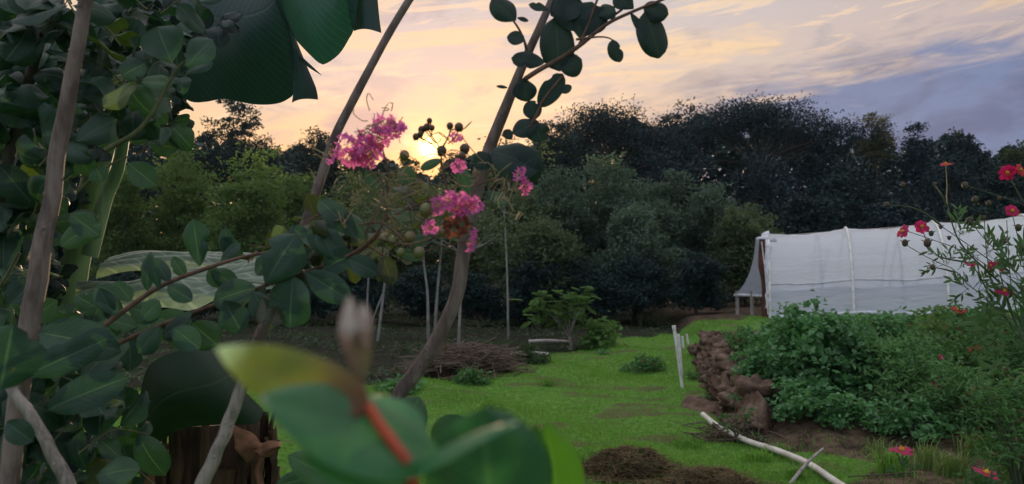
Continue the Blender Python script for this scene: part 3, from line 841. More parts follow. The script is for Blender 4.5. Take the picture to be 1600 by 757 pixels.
def plant(name, label, x, y, r, h, n, leaf, mat, seed, cat='plant', group=None, ratio=.5, z0=None, stems=9, lance=False, flat=.6, stem_mat='cosmos_stem', clumps=None, drop=.15):
    """bushy plant: stems from one base, leaves gathered in clumps over its dome"""
    rng = np.random.default_rng(seed)
    z = float(gh(x, y)) if z0 is None else z0
    root = thing(name, (x, y, z), label, cat, group)
    nc = clumps or max(int(n / 24), 6)
    dirs = rv(rng, nc); dirs[:, 2] = np.abs(dirs[:, 2]) * 1.1 - .1
    rad = rng.uniform(.3, 1.0, nc) ** .6
    CC = np.array((x, y, z)) + dirs * rad[:, None] * np.array((r, r, h))
    CC[:, 2] = np.maximum(CC[:, 2], z + .04)
    idx = rng.integers(0, nc, n)
    C = CC[idx] + rng.normal(size=(n, 3)) * np.array((1, 1, flat)) * max(r * .13, leaf * .8)
    C[:, 2] = np.maximum(C[:, 2], z + .01)
    m = MB()
    D = rv(rng, n, .6)
    if lance: D = D + dirs[idx] * .7 + np.array([0, 0, -.15])
    m.cards(C, D, rv(rng, n) * .75 + np.array([0, -.25, .9]), leaf * rng.uniform(.6, 1.25, n), leaf * ratio * rng.uniform(.8, 1.2, n), drop)
    m.build('foliage', MT[mat], root, False)
    m = MB()
    for k in range(min(stems, nc)):
        c = CC[k]; b = np.array((x + rng.normal() * r * .08, y + rng.normal() * r * .08, z - .03))
        m.tube(resample([b, (b + c) / 2 + np.array([0, 0, .1 * h]), c], 6), [.008 + .006 * h, .003], 5, cap=False)
    m.build('stems', MT[stem_mat], root)
    return root

# small feathery tree and leafy plant at the lawn edge
def feather_tree():
    rng = np.random.default_rng(401); d = 16.0
    b = at(891, 552, d); b[2] = gh(b[0], d) - .02
    root = thing('feathery_tree', b, 'small bright green tree with feathery layered leaves at the far edge of the lawn', 'tree')
    m = MB(); tips = []
    fork = at(889, 527, d)
    m.tube(resample([b, at(892, 540, d), fork], 6), [.045, .035, .03], 7)
    for (px, py) in [(835, 470), (850, 482), (862, 492), (872, 470), (890, 465), (905, 462), (912, 480), (905, 500), (880, 485), (848, 468), (895, 488)]:
        e = at(px, py, d) + np.array([0, rng.normal() * .35, 0])
        m.tube(resample([fork, (fork + e) / 2 + np.array([0, 0, .06]), e], 7), [.022, .012, .004], 5, cap=False); tips.append(e)
    m.build('trunk', MT['bark_grey'], root)
    m = MB()
    for e in tips:                       # fern-like sprays: a rib with paired leaflets
        for k in range(13):
            a = rng.uniform(0, 2 * np.pi); L = rng.uniform(.15, .30)
            dv = np.array((math.cos(a), math.sin(a), rng.uniform(-.6, .6)))
            s0 = e + rng.normal(size=3) * np.array((.10, .10, .13)) - np.array((0, 0, .06))
            tt = np.linspace(.1, 1, 12)
            c = s0 + dv * L * tt[:, None] - np.array([0, 0, .18]) * (tt[:, None] ** 2) * L
            side = nz(np.cross(dv, (0, 0, 1)))
            for sg in (-1, 1):
                D = side * sg + dv * .4
                ln = .11 * np.sin(np.pi * (tt * .8 + .15))
                m.cards(c + (D * ln[:, None] / 2), np.tile(D, (12, 1)), np.tile((0, -.3, 1.), (12, 1)) + rng.normal(size=(12, 3)) * .2, ln, .035, .2)
    m.build('crown', MT['small_green'], root, False)
feather_tree()
p = at(936, 540, 16.3); plant('leafy_plant', 'low bright leafy plant right beside the small feathery tree', p[0], 16.3, .38, .62, 420, .17, 'small_green', 402, 'plant', None, .4)
p = at(1003, 577, 12.8); plant('lawn_bush', 'low sprawling weedy bush alone in the middle of the lawn', p[0], 12.8, .36, .28, 700, .07, 'bed_mixed', 403, 'bush', None, .4)
p = at(940, 555, 14.9); plant('lawn_weed', 'tiny dark weed on the lawn beneath the leafy plant', p[0], 14.9, .07, .2, 60, .06, 'bed_green', 404, 'weed')
p = at(829, 575, 13.4); plant('dark_bush', 'small round dark bush right of the brush pile', p[0], 13.4, .30, .34, 800, .07, 'weed', 405, 'bush')
p = at(735, 605, 11.2); plant('dark_bush', 'small grey weed clump in front of the brush pile', p[0], 11.3, .22, .24, 400, .07, 'bed_mixed', 406, 'bush')
p = at(625, 612, 10.4); plant('dark_bush', 'low pale-leaved weed behind the foot of the right slanting stem', p[0], 10.4, .3, .2, 420, .09, 'bed_green', 407, 'bush', None, .5)

def plank(px0, px1, py, d, label, seed):
    rng = np.random.default_rng(seed)
    a = at(px0, py, d); b = at(px1, py + 2, d)
    z = max(gh(a[0], d), gh(b[0], d)) + .04
    a[2] = b[2] = z
    m = MB(); m.tube(resample([a, (a + b) / 2 + np.array([0, .02, .012]), b], 9), [.035, .045, .03], 7, lump=.15)
    o = m.build('cut_log', MT['plank'], None); tag(o, label, 'log', 'bleached cut logs lying beyond the lawn')
plank(793, 857, 543, 14.8, 'nearer bleached log lying on the shaded ground left of the feathery tree', 1)
plank(826, 888, 531, 17.2, 'farther and fainter bleached log just behind the nearer one', 2)

# white pipe posts
def post(pts, d, r, label):
    b = at(*pts[0], d); z = float(gh(b[0], b[1])); b[2] = z - .03
    m = MB(); m.tube(resample([b] + [at(*q, d) for q in pts[1:]], 8), r, 10)
    t = thing('white_post', (b[0], b[1], z), label, 'post', 'white plastic posts standing in the lawn')
    m.build('pipe', MT['pvc'], t)
    m = MB(); e = at(*pts[-1], d); dirv = nz(e - b)
    m.tube([e - dirv * r * 1.5, e + dirv * r * .8], r * 1.22, 10)
    m.build('end_cap', MT['pvc'], t)
post([(1067, 612), (1060, 560), (1053, 511)], 10.5, .021, 'tallest white post, leaning left in front of the others')
post([(1066, 590), (1063, 552), (1060, 524)], 11.9, .018, 'shorter white post close behind the tallest one')
post([(1068, 546), (1066, 527)], 16.2, .024, 'small far white post left of the farthest one')
post([(1076, 541), (1073, 524)], 17.2, .022, 'smallest and farthest white post next to the earth bank')
# slat joining the two middle posts
a = at(1060, 524, 12.0); b = at(1067, 525, 16.2)

# stone and earth bank: one stone after another along the edge of the raised bed
rng = np.random.default_rng(77)
k = 0
for row in range(3):
    y = 7.9 + row * .15
    while y < 15.2:
        s = rng.uniform(.11, .24)
        x = wallx(y) + row * .075 + .03 + rng.normal() * .03
        z = float(gh(x - .3, y)) + .06 + row * .15
        m = MB(); c = np.array((x, y, z))
        m.ball(c, s, (.78, 1.12, .56), 22, 14, .8, rng)
        o = m.build('bank_stone', MT['stone'], None)
        where = 'near end' if y < 9.6 else ('middle stretch' if y < 12 else 'far end')
        course = ['lowest', 'middle', 'top'][row]
        tag(o, 'brown earth-caked stone in the %s course of the bank, at its %s' % (course, where), 'stone', 'stones edging the raised bed')
        y += s * rng.uniform(1.5, 1.9)
# fallen earth spill in front of the bank and a smooth earth slope at its near end
m = MB(); rng = np.random.default_rng(78)
m.ball(np.array((2.28, 9.5, -.01)), 1., (.30, .55, .10), 26, 12, .35, rng)
tag(m.build('earth_spill', MT['stone'], None), 'low spill of loose brown earth at the foot of the stone bank', 'earth mound')
m = MB()
m.ball(np.array((2.40, 8.0, .0)), 1., (.15, .36, .44), 34, 22, .22, rng)
tag(m.build('earth_mound', MT['stone'], None), 'steep bare earth slope at the near end of the stone bank', 'earth mound')
p = at(1183, 672, 7.4); plant('dead_shrub', 'thin brown twiggy shrub growing against the bare earth slope', p[0] - .12, 7.5, .2, .5, 160, .045, 'bed_mixed', 410, 'shrub', None, .4, stems=22)

# plants on the raised bed
GB = 'plants crowding the raised bed'
beds = [
 # px, py(base) , d , r , h, n, leaf, mat, ratio, lance, label
 (1272, 8.5, .64, 1.02, 6800, .078, 'bed_green', .72, False, 'largest deep green bush at the front of the raised bed, hiding the tunnel corner'),
 (1208, 9.6, .50, .84, 2900, .072, 'bed_green', .7, False, 'deep green bush above the stone bank at the left end of the bed'),
 (1345, 8.3, .42, .66, 2400, .075, 'bed_green', .7, False, 'deep green bush at the right foot of the largest bush'),
 (1250, 7.75, .36, .40, 1300, .06, 'bed_green', .7, False, 'low deep green bush spilling down the front of the bed'),
 (1400, 7.9, .42, .72, 1500, .10, 'bed_lance', .2, True, 'pale narrow-leaved plant right of the largest bush'),
 (1470, 8.6, .56, .74, 1900, .09, 'bed_mixed', .3, True, 'mixed dusty green plant behind the small red blooms'),
 (1560, 8.1, .56, .84, 2200, .085, 'bed_mixed', .3, True, 'dusty plant with some brown leaves near the right edge'),
 (1500, 7.3, .40, .56, 1500, .09, 'bed_lance', .2, True, 'narrow-leaved plant over the bare soil near the right edge'),
 (1590, 7.0, .38, .60, 1300, .09, 'bed_lance', .2, True, 'narrow-leaved plant at the right edge above the grass'),
 (1390, 11.2, .70, .66, 2600, .09, 'bed_green', .5, False, 'green plant below the lower edge of the plastic film'),
 (1500, 11.0, .74, .72, 2600, .09, 'bed_mixed', .45, False, 'dull green plant below the right part of the plastic film'),
 (1610, 10.6, .74, .84, 2400, .09, 'bed_green', .45, False, 'green plant at the right edge below the plastic film'),
 (1320, 11.0, .62, .66, 2200, .085, 'bed_green', .5, False, 'green plant between the largest bush and the plastic film'),
 (1230, 12.6, .62, .50, 1400, .09, 'bed_green', .5, False, 'green plant behind the stone bank before the tunnel end'),
 (1585, 5.6, .34, .98, 1500, .07, 'bed_mixed', .25, True, 'tall dark feathery plant at the right edge under the wiry red one'),
 (1335, 7.45, .30, .30, 1000, .06, 'bed_green', .6, False, 'low green plant creeping over the bare soil below the largest bush'),
 (1425, 7.2, .30, .34, 900, .07, 'bed_green', .5, False, 'low green plant on the bare soil left of the side-on red bloom'),
 (1185, 8.7, .22, .62, 900, .065, 'bed_green', .6, False, 'narrow leafy plant hanging over the near stones of the bank'),
 (1152, 11.5, .22, .55, 700, .07, 'bed_mixed', .5, False, 'leafy weed rising behind the middle stones of the bank'),
 (1448, 10.2, .18, .82, 260, .12, 'small_green', .25, True, 'single upright leafy shoot rising in front of the plastic film'),
 (1150, 14.2, .40, .30, 700, .07, 'bed_mixed', .5, False, 'low weeds on top of the far end of the stone bank'),
]
for i, (px, d, r, h, n, lf, mt, ra, la, lab) in enumerate(beds):
    plant('bed_plant', lab, px2m(px - 800, d), d, r, h, n, lf, mt, 420 + i, 'plant', GB, ra, lance=la, stems=14)
# bare soil clods
# grass tufts low right
def tuft(px, py, d, n, h, label, seed, mat='tuft'):
    rng = np.random.default_rng(seed)
    b = at(px, py, d); b[2] = gh(b[0], d)
    m = MB()
    for k in range(n):
        a = rng.uniform(0, 2 * np.pi); L = h * rng.uniform(.5, 1.1)
        q = b + np.array((rng.normal() * .06, rng.normal() * .05, -.01))
        out_ = np.array((math.cos(a), math.sin(a), 0)) * L * rng.uniform(.2, .7)
        e = q + out_ + np.array((0, 0, L * rng.uniform(.4, .9)))
        mid = q + out_ * .3 + np.array((0, 0, L * .65))
        pth = resample([q, mid, e], 6); sd = nz(np.cross(out_, (0, 0, 1))) * rng.uniform(.003, .006)
        wv = np.array([1, 1, .9, .7, .4, .05])[:, None]
        m.add(np.stack([pth - sd * wv, pth + sd * wv], 1).reshape(-1, 3), [(2 * t, 2 * t + 1, 2 * t + 3, 2 * t + 2) for t in range(5)])
    o = m.build('grass_tuft', MT[mat], None); tag(o, label, 'grass tuft', 'long grass tufts along the near edge of the bed')
for i, (px, py, d, n, h, lab, mt) in enumerate([
    (1395, 745, 6.3, 110, .26, 'dark grass tuft under the flat red bloom', 'grass'),
    (1448, 730, 6.5, 120, .28, 'yellow-green grass tuft right of the flat red bloom', 'tuft'),
    (1490, 752, 6.2, 120, .26, 'yellow-green grass tuft at the bottom edge between the two yellow-centred blooms', 'tuft'),
    (1520, 710, 6.8, 90, .24, 'grass tuft in front of the narrow-leaved plant', 'tuft'),
    (1570, 745, 6.2, 110, .28, 'grass tuft at the bottom right corner', 'tuft'),
    (1370, 700, 6.9, 50, .2, 'thin dry grass tuft on the bare soil', 'tuft'),
    (1180, 715, 6.9, 120, .14, 'short grass tuft left of the pipe', 'grass'),
    (1240, 745, 6.3, 110, .15, 'short grass tuft left of the crossing stick', 'grass'),
    (1215, 700, 7.1, 90, .13, 'short grass tuft right under the pipe', 'grass')]):
    tuft(px, py, d, n, h, lab, 500 + i, mt)

# pipe, stick, soaker line
gp = []
for (px, py) in [(1098, 654), (1125, 666), (1170, 683), (1215, 697), (1262, 716), (1300, 738), (1340, 772), (1365, 800)]:
    Yd = 1.56 * FPX / (py - 417) * 1.0
    q = at(px, py, Yd); q[2] = gh(q[0], q[1]) + .05; gp.append(q)
gp[0][2] += .06
m = MB(); m.tube(resample(gp, 40), .026, 12)
t = thing('water_pipe', gp[3], 'long white plastic pipe curving over the lawn to the bottom edge', 'pipe')
m.build('pipe', MT['hose'], t)
m = MB(); P_ = resample(gp, 40)
for k in (14, 27): m.tube([P_[k] - (P_[k + 1] - P_[k]) * .15, P_[k] + (P_[k + 1] - P_[k]) * .15], .0285, 12)
m.build('joint_ring', MT['hose'], t)
a = at(1234, 752, 6.05); a[2] = gh(a[0], a[1]) + .01; b = at(1286, 701, 6.35)
m = MB(); m.tube(resample([a, (a + b) / 2 + np.array([0, 0, .02]), b], 8), [.014, .012, .009], 7, lump=.12)
tag(m.build('stick', MT['grey_timber'], None), 'single grey stick lying propped across the white pipe', 'stick')
a = at(1325, 748, 6.2); b = at(1432, 749, 6.2); a[2] = gh(a[0], 6.2) + .03; b[2] = gh(b[0], 6.2) + .03
m = MB(); m.tube(resample([a, b], 10), .006, 6)
tag(m.build('drip_line', MT['bud'], None), 'thin dark irrigation line running along the ground under the flat red bloom', 'irrigation line')

# ------------------------------------------------------------------ plastic tunnel
def tunnel():
    A = at(1203, 497, 19.5); B = at(1690, 484, 17.6)
    A[2] = gh(A[0], A[1]) - .02; 
    axv = np.array((B[0] - A[0], B[1] - A[1], 0.)); LEN = np.linalg.norm(axv); axv /= LEN
    wv = np.array((-axv[1], axv[0], 0.))        # across, away from the viewer
    WID = 3.9
    root = thing('plastic_tunnel', A, 'long white plastic-covered growing tunnel on the raised ground at the right', 'greenhouse')
    # arch profile: (across 0..1, height 0..1)
    ridgeA = (CAMZ + (420 - 366) / FPX * (A[1] + WID * .45)) ; ridgeB = CAMZ + (420 - 334) / FPX * (B[1] + WID * .45)
    prof = resample([(0, 0, 0), (.035, 0, .30), (.10, 0, .60), (.21, 0, .84), (.34, 0, .965), (.46, 0, 1.0), (.60, 0, .93), (.76, 0, .72), (.90, 0, .42), (1., 0, .26)], 34)
    hoops = [0., .29, .60, .90]
    def section(s):
        zr = ridgeA + (ridgeB - ridgeA) * s
        # slack between hoops
        ds = min(abs(s - h) for h in hoops)
        sag = .085 * min(ds / .14, 1) ** .8
        base = A + axv * LEN * s
        zb = float(gh(base[0], base[1])) + .02
        pts = []
        for q in prof:
            hgt = q[2] * (1 - sag * q[2] * .55)
            ac = q[0] + sag * .25 * math.sin(math.pi * min(q[2], 1)) * (1 if q[0] < .45 else -1)
            pts.append(base + wv * WID * ac + np.array((0, 0, zb - base[2] + (zr - zb) * hgt)))
        return np.array(pts)
    ns = 72
    rng = np.random.default_rng(8)
    S = np.linspace(0, 1, ns)
    rows = np.array([section(s) for s in S])
    # wrinkles: drawn tight from the hoop tops, running along the film
    Z = rows[..., 2]; q = np.linspace(0, 1, 34)
    for hpos in hoops:
        dsx = S - hpos
        amp = np.exp(-(dsx / .13) ** 2)[:, None]
        wr = np.sin(q[None, :] * 80 * (1 - .8 * np.abs(dsx[:, None])) + dsx[:, None] * 14) * .034 * amp * np.exp(-((q[None, :] - .42) / .16) ** 2)
        rows[..., 2] += wr
    rows[..., 2] += np.array([[mnoise.noise(Vector((s * 9, k * .35, 1))) * .035 + mnoise.noise(Vector((s * 26, k * 1.1, 7))) * .012 for k in range(34)] for s in S])
    # gathered frill at the open end
    cut = 7   # rows below this belong to the side wall
    def grid(m, G):
        a, b = G.shape[:2]
        i, j = np.meshgrid(np.arange(a - 1), np.arange(b - 1), indexing='ij'); i = i.ravel(); j = j.ravel()
        m.add(G.reshape(-1, 3), np.stack([i * b + j, i * b + j + 1, (i + 1) * b + j + 1, (i + 1) * b + j], 1))
    kside = int(np.argmin(np.abs((rows[10, :17, 2] - rows[10, 0, 2]) - .42 * (rows[10, :, 2].max() - rows[10, 0, 2]))))
    m = MB(); grid(m, rows[:, kside:]); m.build('roof_film', MT['film'], root)
    m = MB(); grid(m, rows[:, :kside + 1] - wv * .004); m.build('side_film', MT['film_side'], root)
    # seam where they join, ground strip
    m = MB(); m.tube(rows[:, kside] - wv * .015, .016, 6, cap=False); m.tube(rows[:, 0] - wv * .02 + np.array((0, 0, .03)), .05, 6, cap=False); m.build('film_seam', MT['seam'], root)
    # hoops: pale near ones pushing the film out
    for i, h in enumerate(hoops):
        sec = section(h)
        k = MB(); k.tube(sec * 1.0 + np.array((0, -.014, .014)), .032, 8, cap=False)
        k.build('hoop', MT['pvc'], root)
    for h in (.185, .46, .75):          # hoops standing just inside the film
        sec = section(h); cen = sec.mean(axis=0)
        k = MB(); k.tube(cen + (sec - cen) * .965, .022, 6, cap=False); k.build('inner_hoop', MT['bud'], root)
    for h in (.20, .45, .74):           # inner darker supports seen through the film
        base = A + axv * LEN * h + wv * WID * .5
        zb = float(gh(base[0], base[1]))
        k = MB(); k.tube(resample([base + np.array((0, 0, zb - base[2])), base + axv * .06 + np.array((0, 0, zb - base[2] + 1.0)), base + axv * .22 + np.array((0, 0, zb - base[2] + 1.75))], 8), .04, 8)
        k.build('inner_post', MT['grey_timber'], root)
    k = MB(); b0 = A + wv * WID * .5
    k.tube([b0 + np.array((0, 0, ridgeA - b0[2] - .08)), b0 + axv * LEN + np.array((0, 0, ridgeB - b0[2] - .08))], .03, 8)
    k.build('ridge_pole', MT['grey_timber'], root)
    k = MB(); k.tube([A + wv * WID * .35 + np.array((0, 0, .9)) + axv * LEN * .38, A + wv * WID * .35 + axv * LEN * .62 + np.array((0, 0, .12))], .02, 6)
    k.build('brace', MT['grey_timber'], root)
    # rolled film rim at the open end with a pulled out peak
    m = MB(); sec = section(0.)
    edge = sec[2:26]
    off = np.array([rng.normal(size=3) * .018 for _ in edge])
    m.tube(resample(edge - axv * .05 + off, 50), [.03, .05, .09, .07, .04], 9, lump=.45)
    pk = sec[15]
    m.tube(resample([pk - axv * .30 + np.array((0, 0, .03)), pk - axv * .12 + np.array((0, 0, .03)), pk + axv * .2 + np.array((0, 0, -.01))], 8), [.03, .075, .05], 9, lump=.4)
    m.build('rolled_rim', MT['seam'], root)
    # corner timber post
    b = A - axv * .10 + wv * .55; b[2] = gh(b[0], b[1]) - .05
    tp = np.array((b[0] - .06, b[1], CAMZ + (420 - 374) / FPX * b[1]))
    m = MB(); m.tube(resample([b, b * .55 + tp * .45 + np.array((.03, 0, 0)), b * .3 + tp * .7 + np.array((-.03, 0, 0)), tp], 16), [.095, .085, .10, .075], 10, lump=.14)
    m.build('corner_post', MT['red_timber'], root)
    # side flap falling to a low rail on the left
    f0 = [at(1181, 372, 20.6), at(1176, 410, 20.8), at(1165, 440, 21.1), at(1150, 460, 21.6)]
    f1 = [at(1192, 372, 20.3), at(1193, 410, 20.2), at(1194, 440, 20.2), at(1195, 461, 20.2)]
    m = MB(); m.sheet(f0, f1, 16, 8, .05, (0, -1, 0), .006); m.build('end_flap', MT['net'], root)
    m = MB(); ra, rb = at(1148, 461, 21.6), at(1197, 463, 20.2)
    m.tube([ra, rb], .035, 8); m.build('flap_rail', MT['seam'], root)
    for px, d in ((1152, 21.5), (1175, 20.8)):
        tt = at(px, 455, d); bb = tt.copy(); bb[2] = gh(bb[0], bb[1]) - .3
        m = MB(); m.tube(resample([bb, tt], 6), .05, 8, lump=.1); m.build('rail_post', MT['grey_timber'], root)
    # cord from the rim
    m = MB(); m.tube(resample([at(1190, 378, 19.9), at(1196, 430, 19.6), at(1200, 492, 19.4)], 10), .012, 6); m.build('tie_cord', MT['seam'], root)
tunnel()

# ------------------------------------------------------------------ banana plants
def Pm(pts, d):
    if np.isscalar(d): d = [d] * len(pts)
    return np.array([at(p[0], p[1], dd) for p, dd in zip(pts, d)])
tb = at(90, 560, 3.0); tb[2] = gh(tb[0], 3.0)
ban = thing('banana_plant', tb, 'banana plant with pale green stem and huge torn leaf hanging against the sky', 'banana plant')
m = MB()
st = resample([np.array((tb[0] - .08, 3.0, gh(tb[0], 3.) - .05)), at(88, 700, 3.0), at(108, 480, 3.0), at(124, 380, 3.0), at(150, 270, 3.0), at(175, 180, 3.0), at(190, 60, 2.95), at(200, -60, 2.9)], 40)
m.tube(st, [.10, .085, .068, .055, .05, .045, .035, .03], 16, lump=.03)
m.build('stem', MT['banana_stem'], ban)
m = MB()      # a second petiole hugging the stem
m.tube(resample([at(140, 400, 2.93), at(165, 310, 2.93), at(185, 260, 2.92), at(215, 120, 2.9), at(300, -40, 2.8)], 24), [.03, .022, .018, .015], 10)
m.build('leaf_stalk', MT['banana_stem'], ban)
m = MB()      # the big torn leaf: lobes hanging from the midrib above the frame
m.tube(resample([at(300, -40, 2.8), at(430, -95, 2.5), at(560, -60, 2.3), at(640, -20, 2.25)], 20), [.02, .014, .006], 8)
m.build('midrib', MT['banana_stem'], ban)
m = MB()
m.sheet(Pm([(205, -60), (290, -62), (370, -72), (448, -80)], [2.75, 2.62, 2.5, 2.42]), Pm([(240, 118), (268, 138), (296, 158), (322, 160), (352, 156), (395, 163), (428, 162), (448, 155), (461, 140), (463, 88)], [2.62, 2.58, 2.55, 2.52, 2.5, 2.47, 2.45, 2.44, 2.42, 2.40]), 46, 16, .09, (0, -1, .1), .006)
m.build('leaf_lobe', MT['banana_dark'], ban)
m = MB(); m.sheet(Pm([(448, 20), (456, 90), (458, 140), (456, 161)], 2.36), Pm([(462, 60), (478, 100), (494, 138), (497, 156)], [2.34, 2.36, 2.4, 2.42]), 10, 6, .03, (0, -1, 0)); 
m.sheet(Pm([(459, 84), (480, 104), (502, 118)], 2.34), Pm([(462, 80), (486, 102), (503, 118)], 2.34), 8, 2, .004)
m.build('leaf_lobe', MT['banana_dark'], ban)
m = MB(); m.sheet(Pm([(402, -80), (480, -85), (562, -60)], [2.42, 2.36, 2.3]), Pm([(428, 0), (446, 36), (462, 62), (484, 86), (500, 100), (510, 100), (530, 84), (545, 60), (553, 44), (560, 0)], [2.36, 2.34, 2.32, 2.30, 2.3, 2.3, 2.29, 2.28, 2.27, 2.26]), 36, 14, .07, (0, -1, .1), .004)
m.build('leaf_lobe', MT['banana_lit_green'] if 'banana_lit_green' in MT else MT['banana_dark'], ban)
m = MB(); m.sheet(Pm([(540, -60), (548, 20), (553, 49)], 2.32), Pm([(585, -60), (592, 20), (596, 52)], 2.3), 10, 6, .03, (0, -1, 0))
m.build('leaf_lobe', MT['banana_dark'], ban)
# pale drooping blade in the middle left
m = MB()
m.sheet(Pm([(118, 505), (150, 492), (200, 500), (250, 478), (300, 484), (360, 462), (440, 450), (520, 414)], [2.6, 2.55, 2.5, 2.42, 2.4, 2.4, 2.4, 2.42]), Pm([(122, 445), (185, 446), (260, 430), (350, 424), (440, 414), (522, 409)], [2.8, 2.75, 2.7, 2.68, 2.6, 2.5]), 34, 42, .03, (0, -.3, 1), .006, .012, 7)
m.build('pale_leaf', MT['banana_pale'], ban)
m = MB()
m.sheet(Pm([(150, 436), (210, 425), (300, 425), (400, 428), (480, 418)], 2.85), Pm([(180, 410), (230, 401), (300, 400), (380, 404), (450, 412)], 3.05), 26, 30, .03, (0, -.3, 1), .004, .010, 5)
m.build('pale_leaf', MT['banana_pale'], ban)
m = MB()
m.tube(resample([at(112, 500, 2.9), at(180, 455, 2.75), at(260, 432, 2.7)], 10), [.018, .012], 8)
m.build('leaf_stalk', MT['banana_stem'], ban)

# dried stump with a hanging dark leaf
sx = px2m(345 - 800, 2.3)
stump = thing('banana_stump', (sx, 2.3, gh(sx, 2.3)), 'cut banana trunk wrapped in peeling dry brown sheaths at the bottom left', 'banana stump')
m = MB(); rng = np.random.default_rng(610)
zt = at(340, 655, 2.3)[2]
m.tube(resample([(sx, 2.3, -.05), (sx, 2.3, .5), (sx - .01, 2.3, zt)], 20), [.16, .14, .115], 30, lump=.06)
m.build('trunk', MT['dry'], stump)
m = MB()
for k in range(60):
    a = rng.uniform(0, 2 * np.pi); r0 = .13 + rng.uniform(0, .02)
    top = zt - rng.uniform(-.02, .25); ln = rng.uniform(.25, .7)
    A_ = []; B_ = []
    for t in np.linspace(0, 1, 7):
        z = top - ln * t; rr = r0 + .006 + .03 * t * t + .01 * math.sin(t * 9 + k)
        w_ = (.05 + .12 * ((k * 7) % 10) / 10) * (1 - .6 * t)
        A_.append((sx + math.cos(a - w_) * rr, 2.3 + math.sin(a - w_) * rr, z)); B_.append((sx + math.cos(a + w_) * rr, 2.3 + math.sin(a + w_) * rr, z))
    m.sheet(A_, B_, 8, 4, .01, (math.cos(a), math.sin(a), 0), .003)
m.build('dry_sheaths', MT['dry'], stump)
m = MB()
m.sheet(Pm([(366, 664), (392, 676), (408, 692), (422, 688), (441, 692)], 2.12), Pm([(372, 706), (386, 724), (402, 708), (416, 716), (440, 699)], 2.09), 20, 8, .015, (0, -1, 0), .006, .006, 3)
m.build('peeled_strip', MT['dry_orange'], stump); m = MB()
m.sheet(Pm([(395, 690), (402, 715), (396, 740), (402, 757)], 2.13), Pm([(412, 692), (414, 712), (406, 735), (412, 757)], 2.15), 10, 4, .012, (0, -1, 0), .003)
m.build('peeled_strip', MT['dry_orange'], stump); m = MB()
m.sheet(Pm([(228, 730), (224, 745), (226, 770)], 2.15), Pm([(243, 722), (242, 745), (244, 775)], 2.15), 8, 4, .01, (0, -1, 0), .002)
m.build('peeled_strip', MT['dry_orange'], stump)
m = MB()
m.sheet(Pm([(215, 700), (218, 620), (235, 570), (290, 545), (330, 540)], [2.1, 2.05, 2.0, 2.0, 2.05]), Pm([(232, 705), (280, 672), (340, 664), (400, 662), (412, 640)], [2.0, 1.95, 1.9, 1.9, 1.95]), 18, 14, .05, (0, -1, .2), .003)
m.build('hanging_leaf', MT['banana_deep'], stump)

# ------------------------------------------------------------------ crape myrtles
def key_leaf(m, bx, by, tx, ty, w, d, rng, tilt=None, **kw):
    dz = kw.pop('dz', 0.0)
    b = at(bx, by, d); t = at(tx, ty, d + dz)
    nrm_ = np.array((0, -1, .25)) if tilt is None else np.array(tilt, float)
    nrm_ = nrm_ + rng.normal(size=3) * .18
    kw.setdefault('curl', rng.uniform(-.02, .14)); kw.setdefault('fold', rng.uniform(.05, .3)); kw.setdefault('wave', rng.uniform(.01, .05)); kw.setdefault('ph', rng.uniform(0, 6))
    kw.setdefault('a', rng.uniform(.95, 1.3)); kw.setdefault('p', rng.uniform(.5, .66)); kw.setdefault('nl', 12); kw.setdefault('nw', 6); kw.setdefault('roll', rng.uniform(.0, .4))
    if rng.uniform() < .3: kw.setdefault('bite', (rng.uniform(.4, .9), rng.choice([-1, 1]), rng.uniform(.2, .6)))
    m.leaf(b, t, px2m(w * 1.12, d), nrm_, **kw)

def twig_with_leaves(ml, mt_, path, rng, r=.0022, gap=.028, L=(.05, .085), ratio=(.58, .82), start=.15, droop=.2, dens=1.0, view=None):
    P_ = resample(path, 14)
    mt_.tube(P_, [r, r * .5], 6, cap=False)
    ln = np.linalg.norm(np.diff(P_, axis=0), axis=1).sum(); nl = max(int(ln / gap), 2)
    for k in range(nl):
        f = start + (1 - start) * (k + .5) / nl
        i = min(int(f * 13), 12); q = P_[i] + (P_[i + 1] - P_[i]) * (f * 13 - i); T = nz(P_[i + 1] - P_[i])
        for sg in (-1, 1):
            if rng.uniform() > dens: continue
            s = nz(np.cross(T, rng.normal(size=3) * .5 + np.array((0, -.8, .6)))) * sg
            dv = nz(s + T * rng.uniform(.2, .9) + rng.normal(size=3) * .25 + np.array((0, 0, -droop * rng.uniform(0, 1.5))))
            l = rng.uniform(*L) * (1 - .25 * f)
            nn = np.array((0, -.75, .55)) + rng.normal(size=3) * .55
            ml.leaf(q + dv * .004, q + dv * l, l * rng.uniform(*ratio), nn, curl=rng.uniform(-.1, .35), fold=rng.uniform(-.1, .45), wave=rng.uniform(.02, .10), ph=rng.uniform(0, 6), twist=rng.normal() * .5, nl=9, nw=6, a=rng.uniform(.95, 1.35), p=rng.uniform(.5, .7), roll=rng.uniform(0, .6), bite=(rng.uniform(.3, .95), rng.choice([-1, 1]), rng.uniform(.3, .8)) if rng.uniform() < .3 else None)

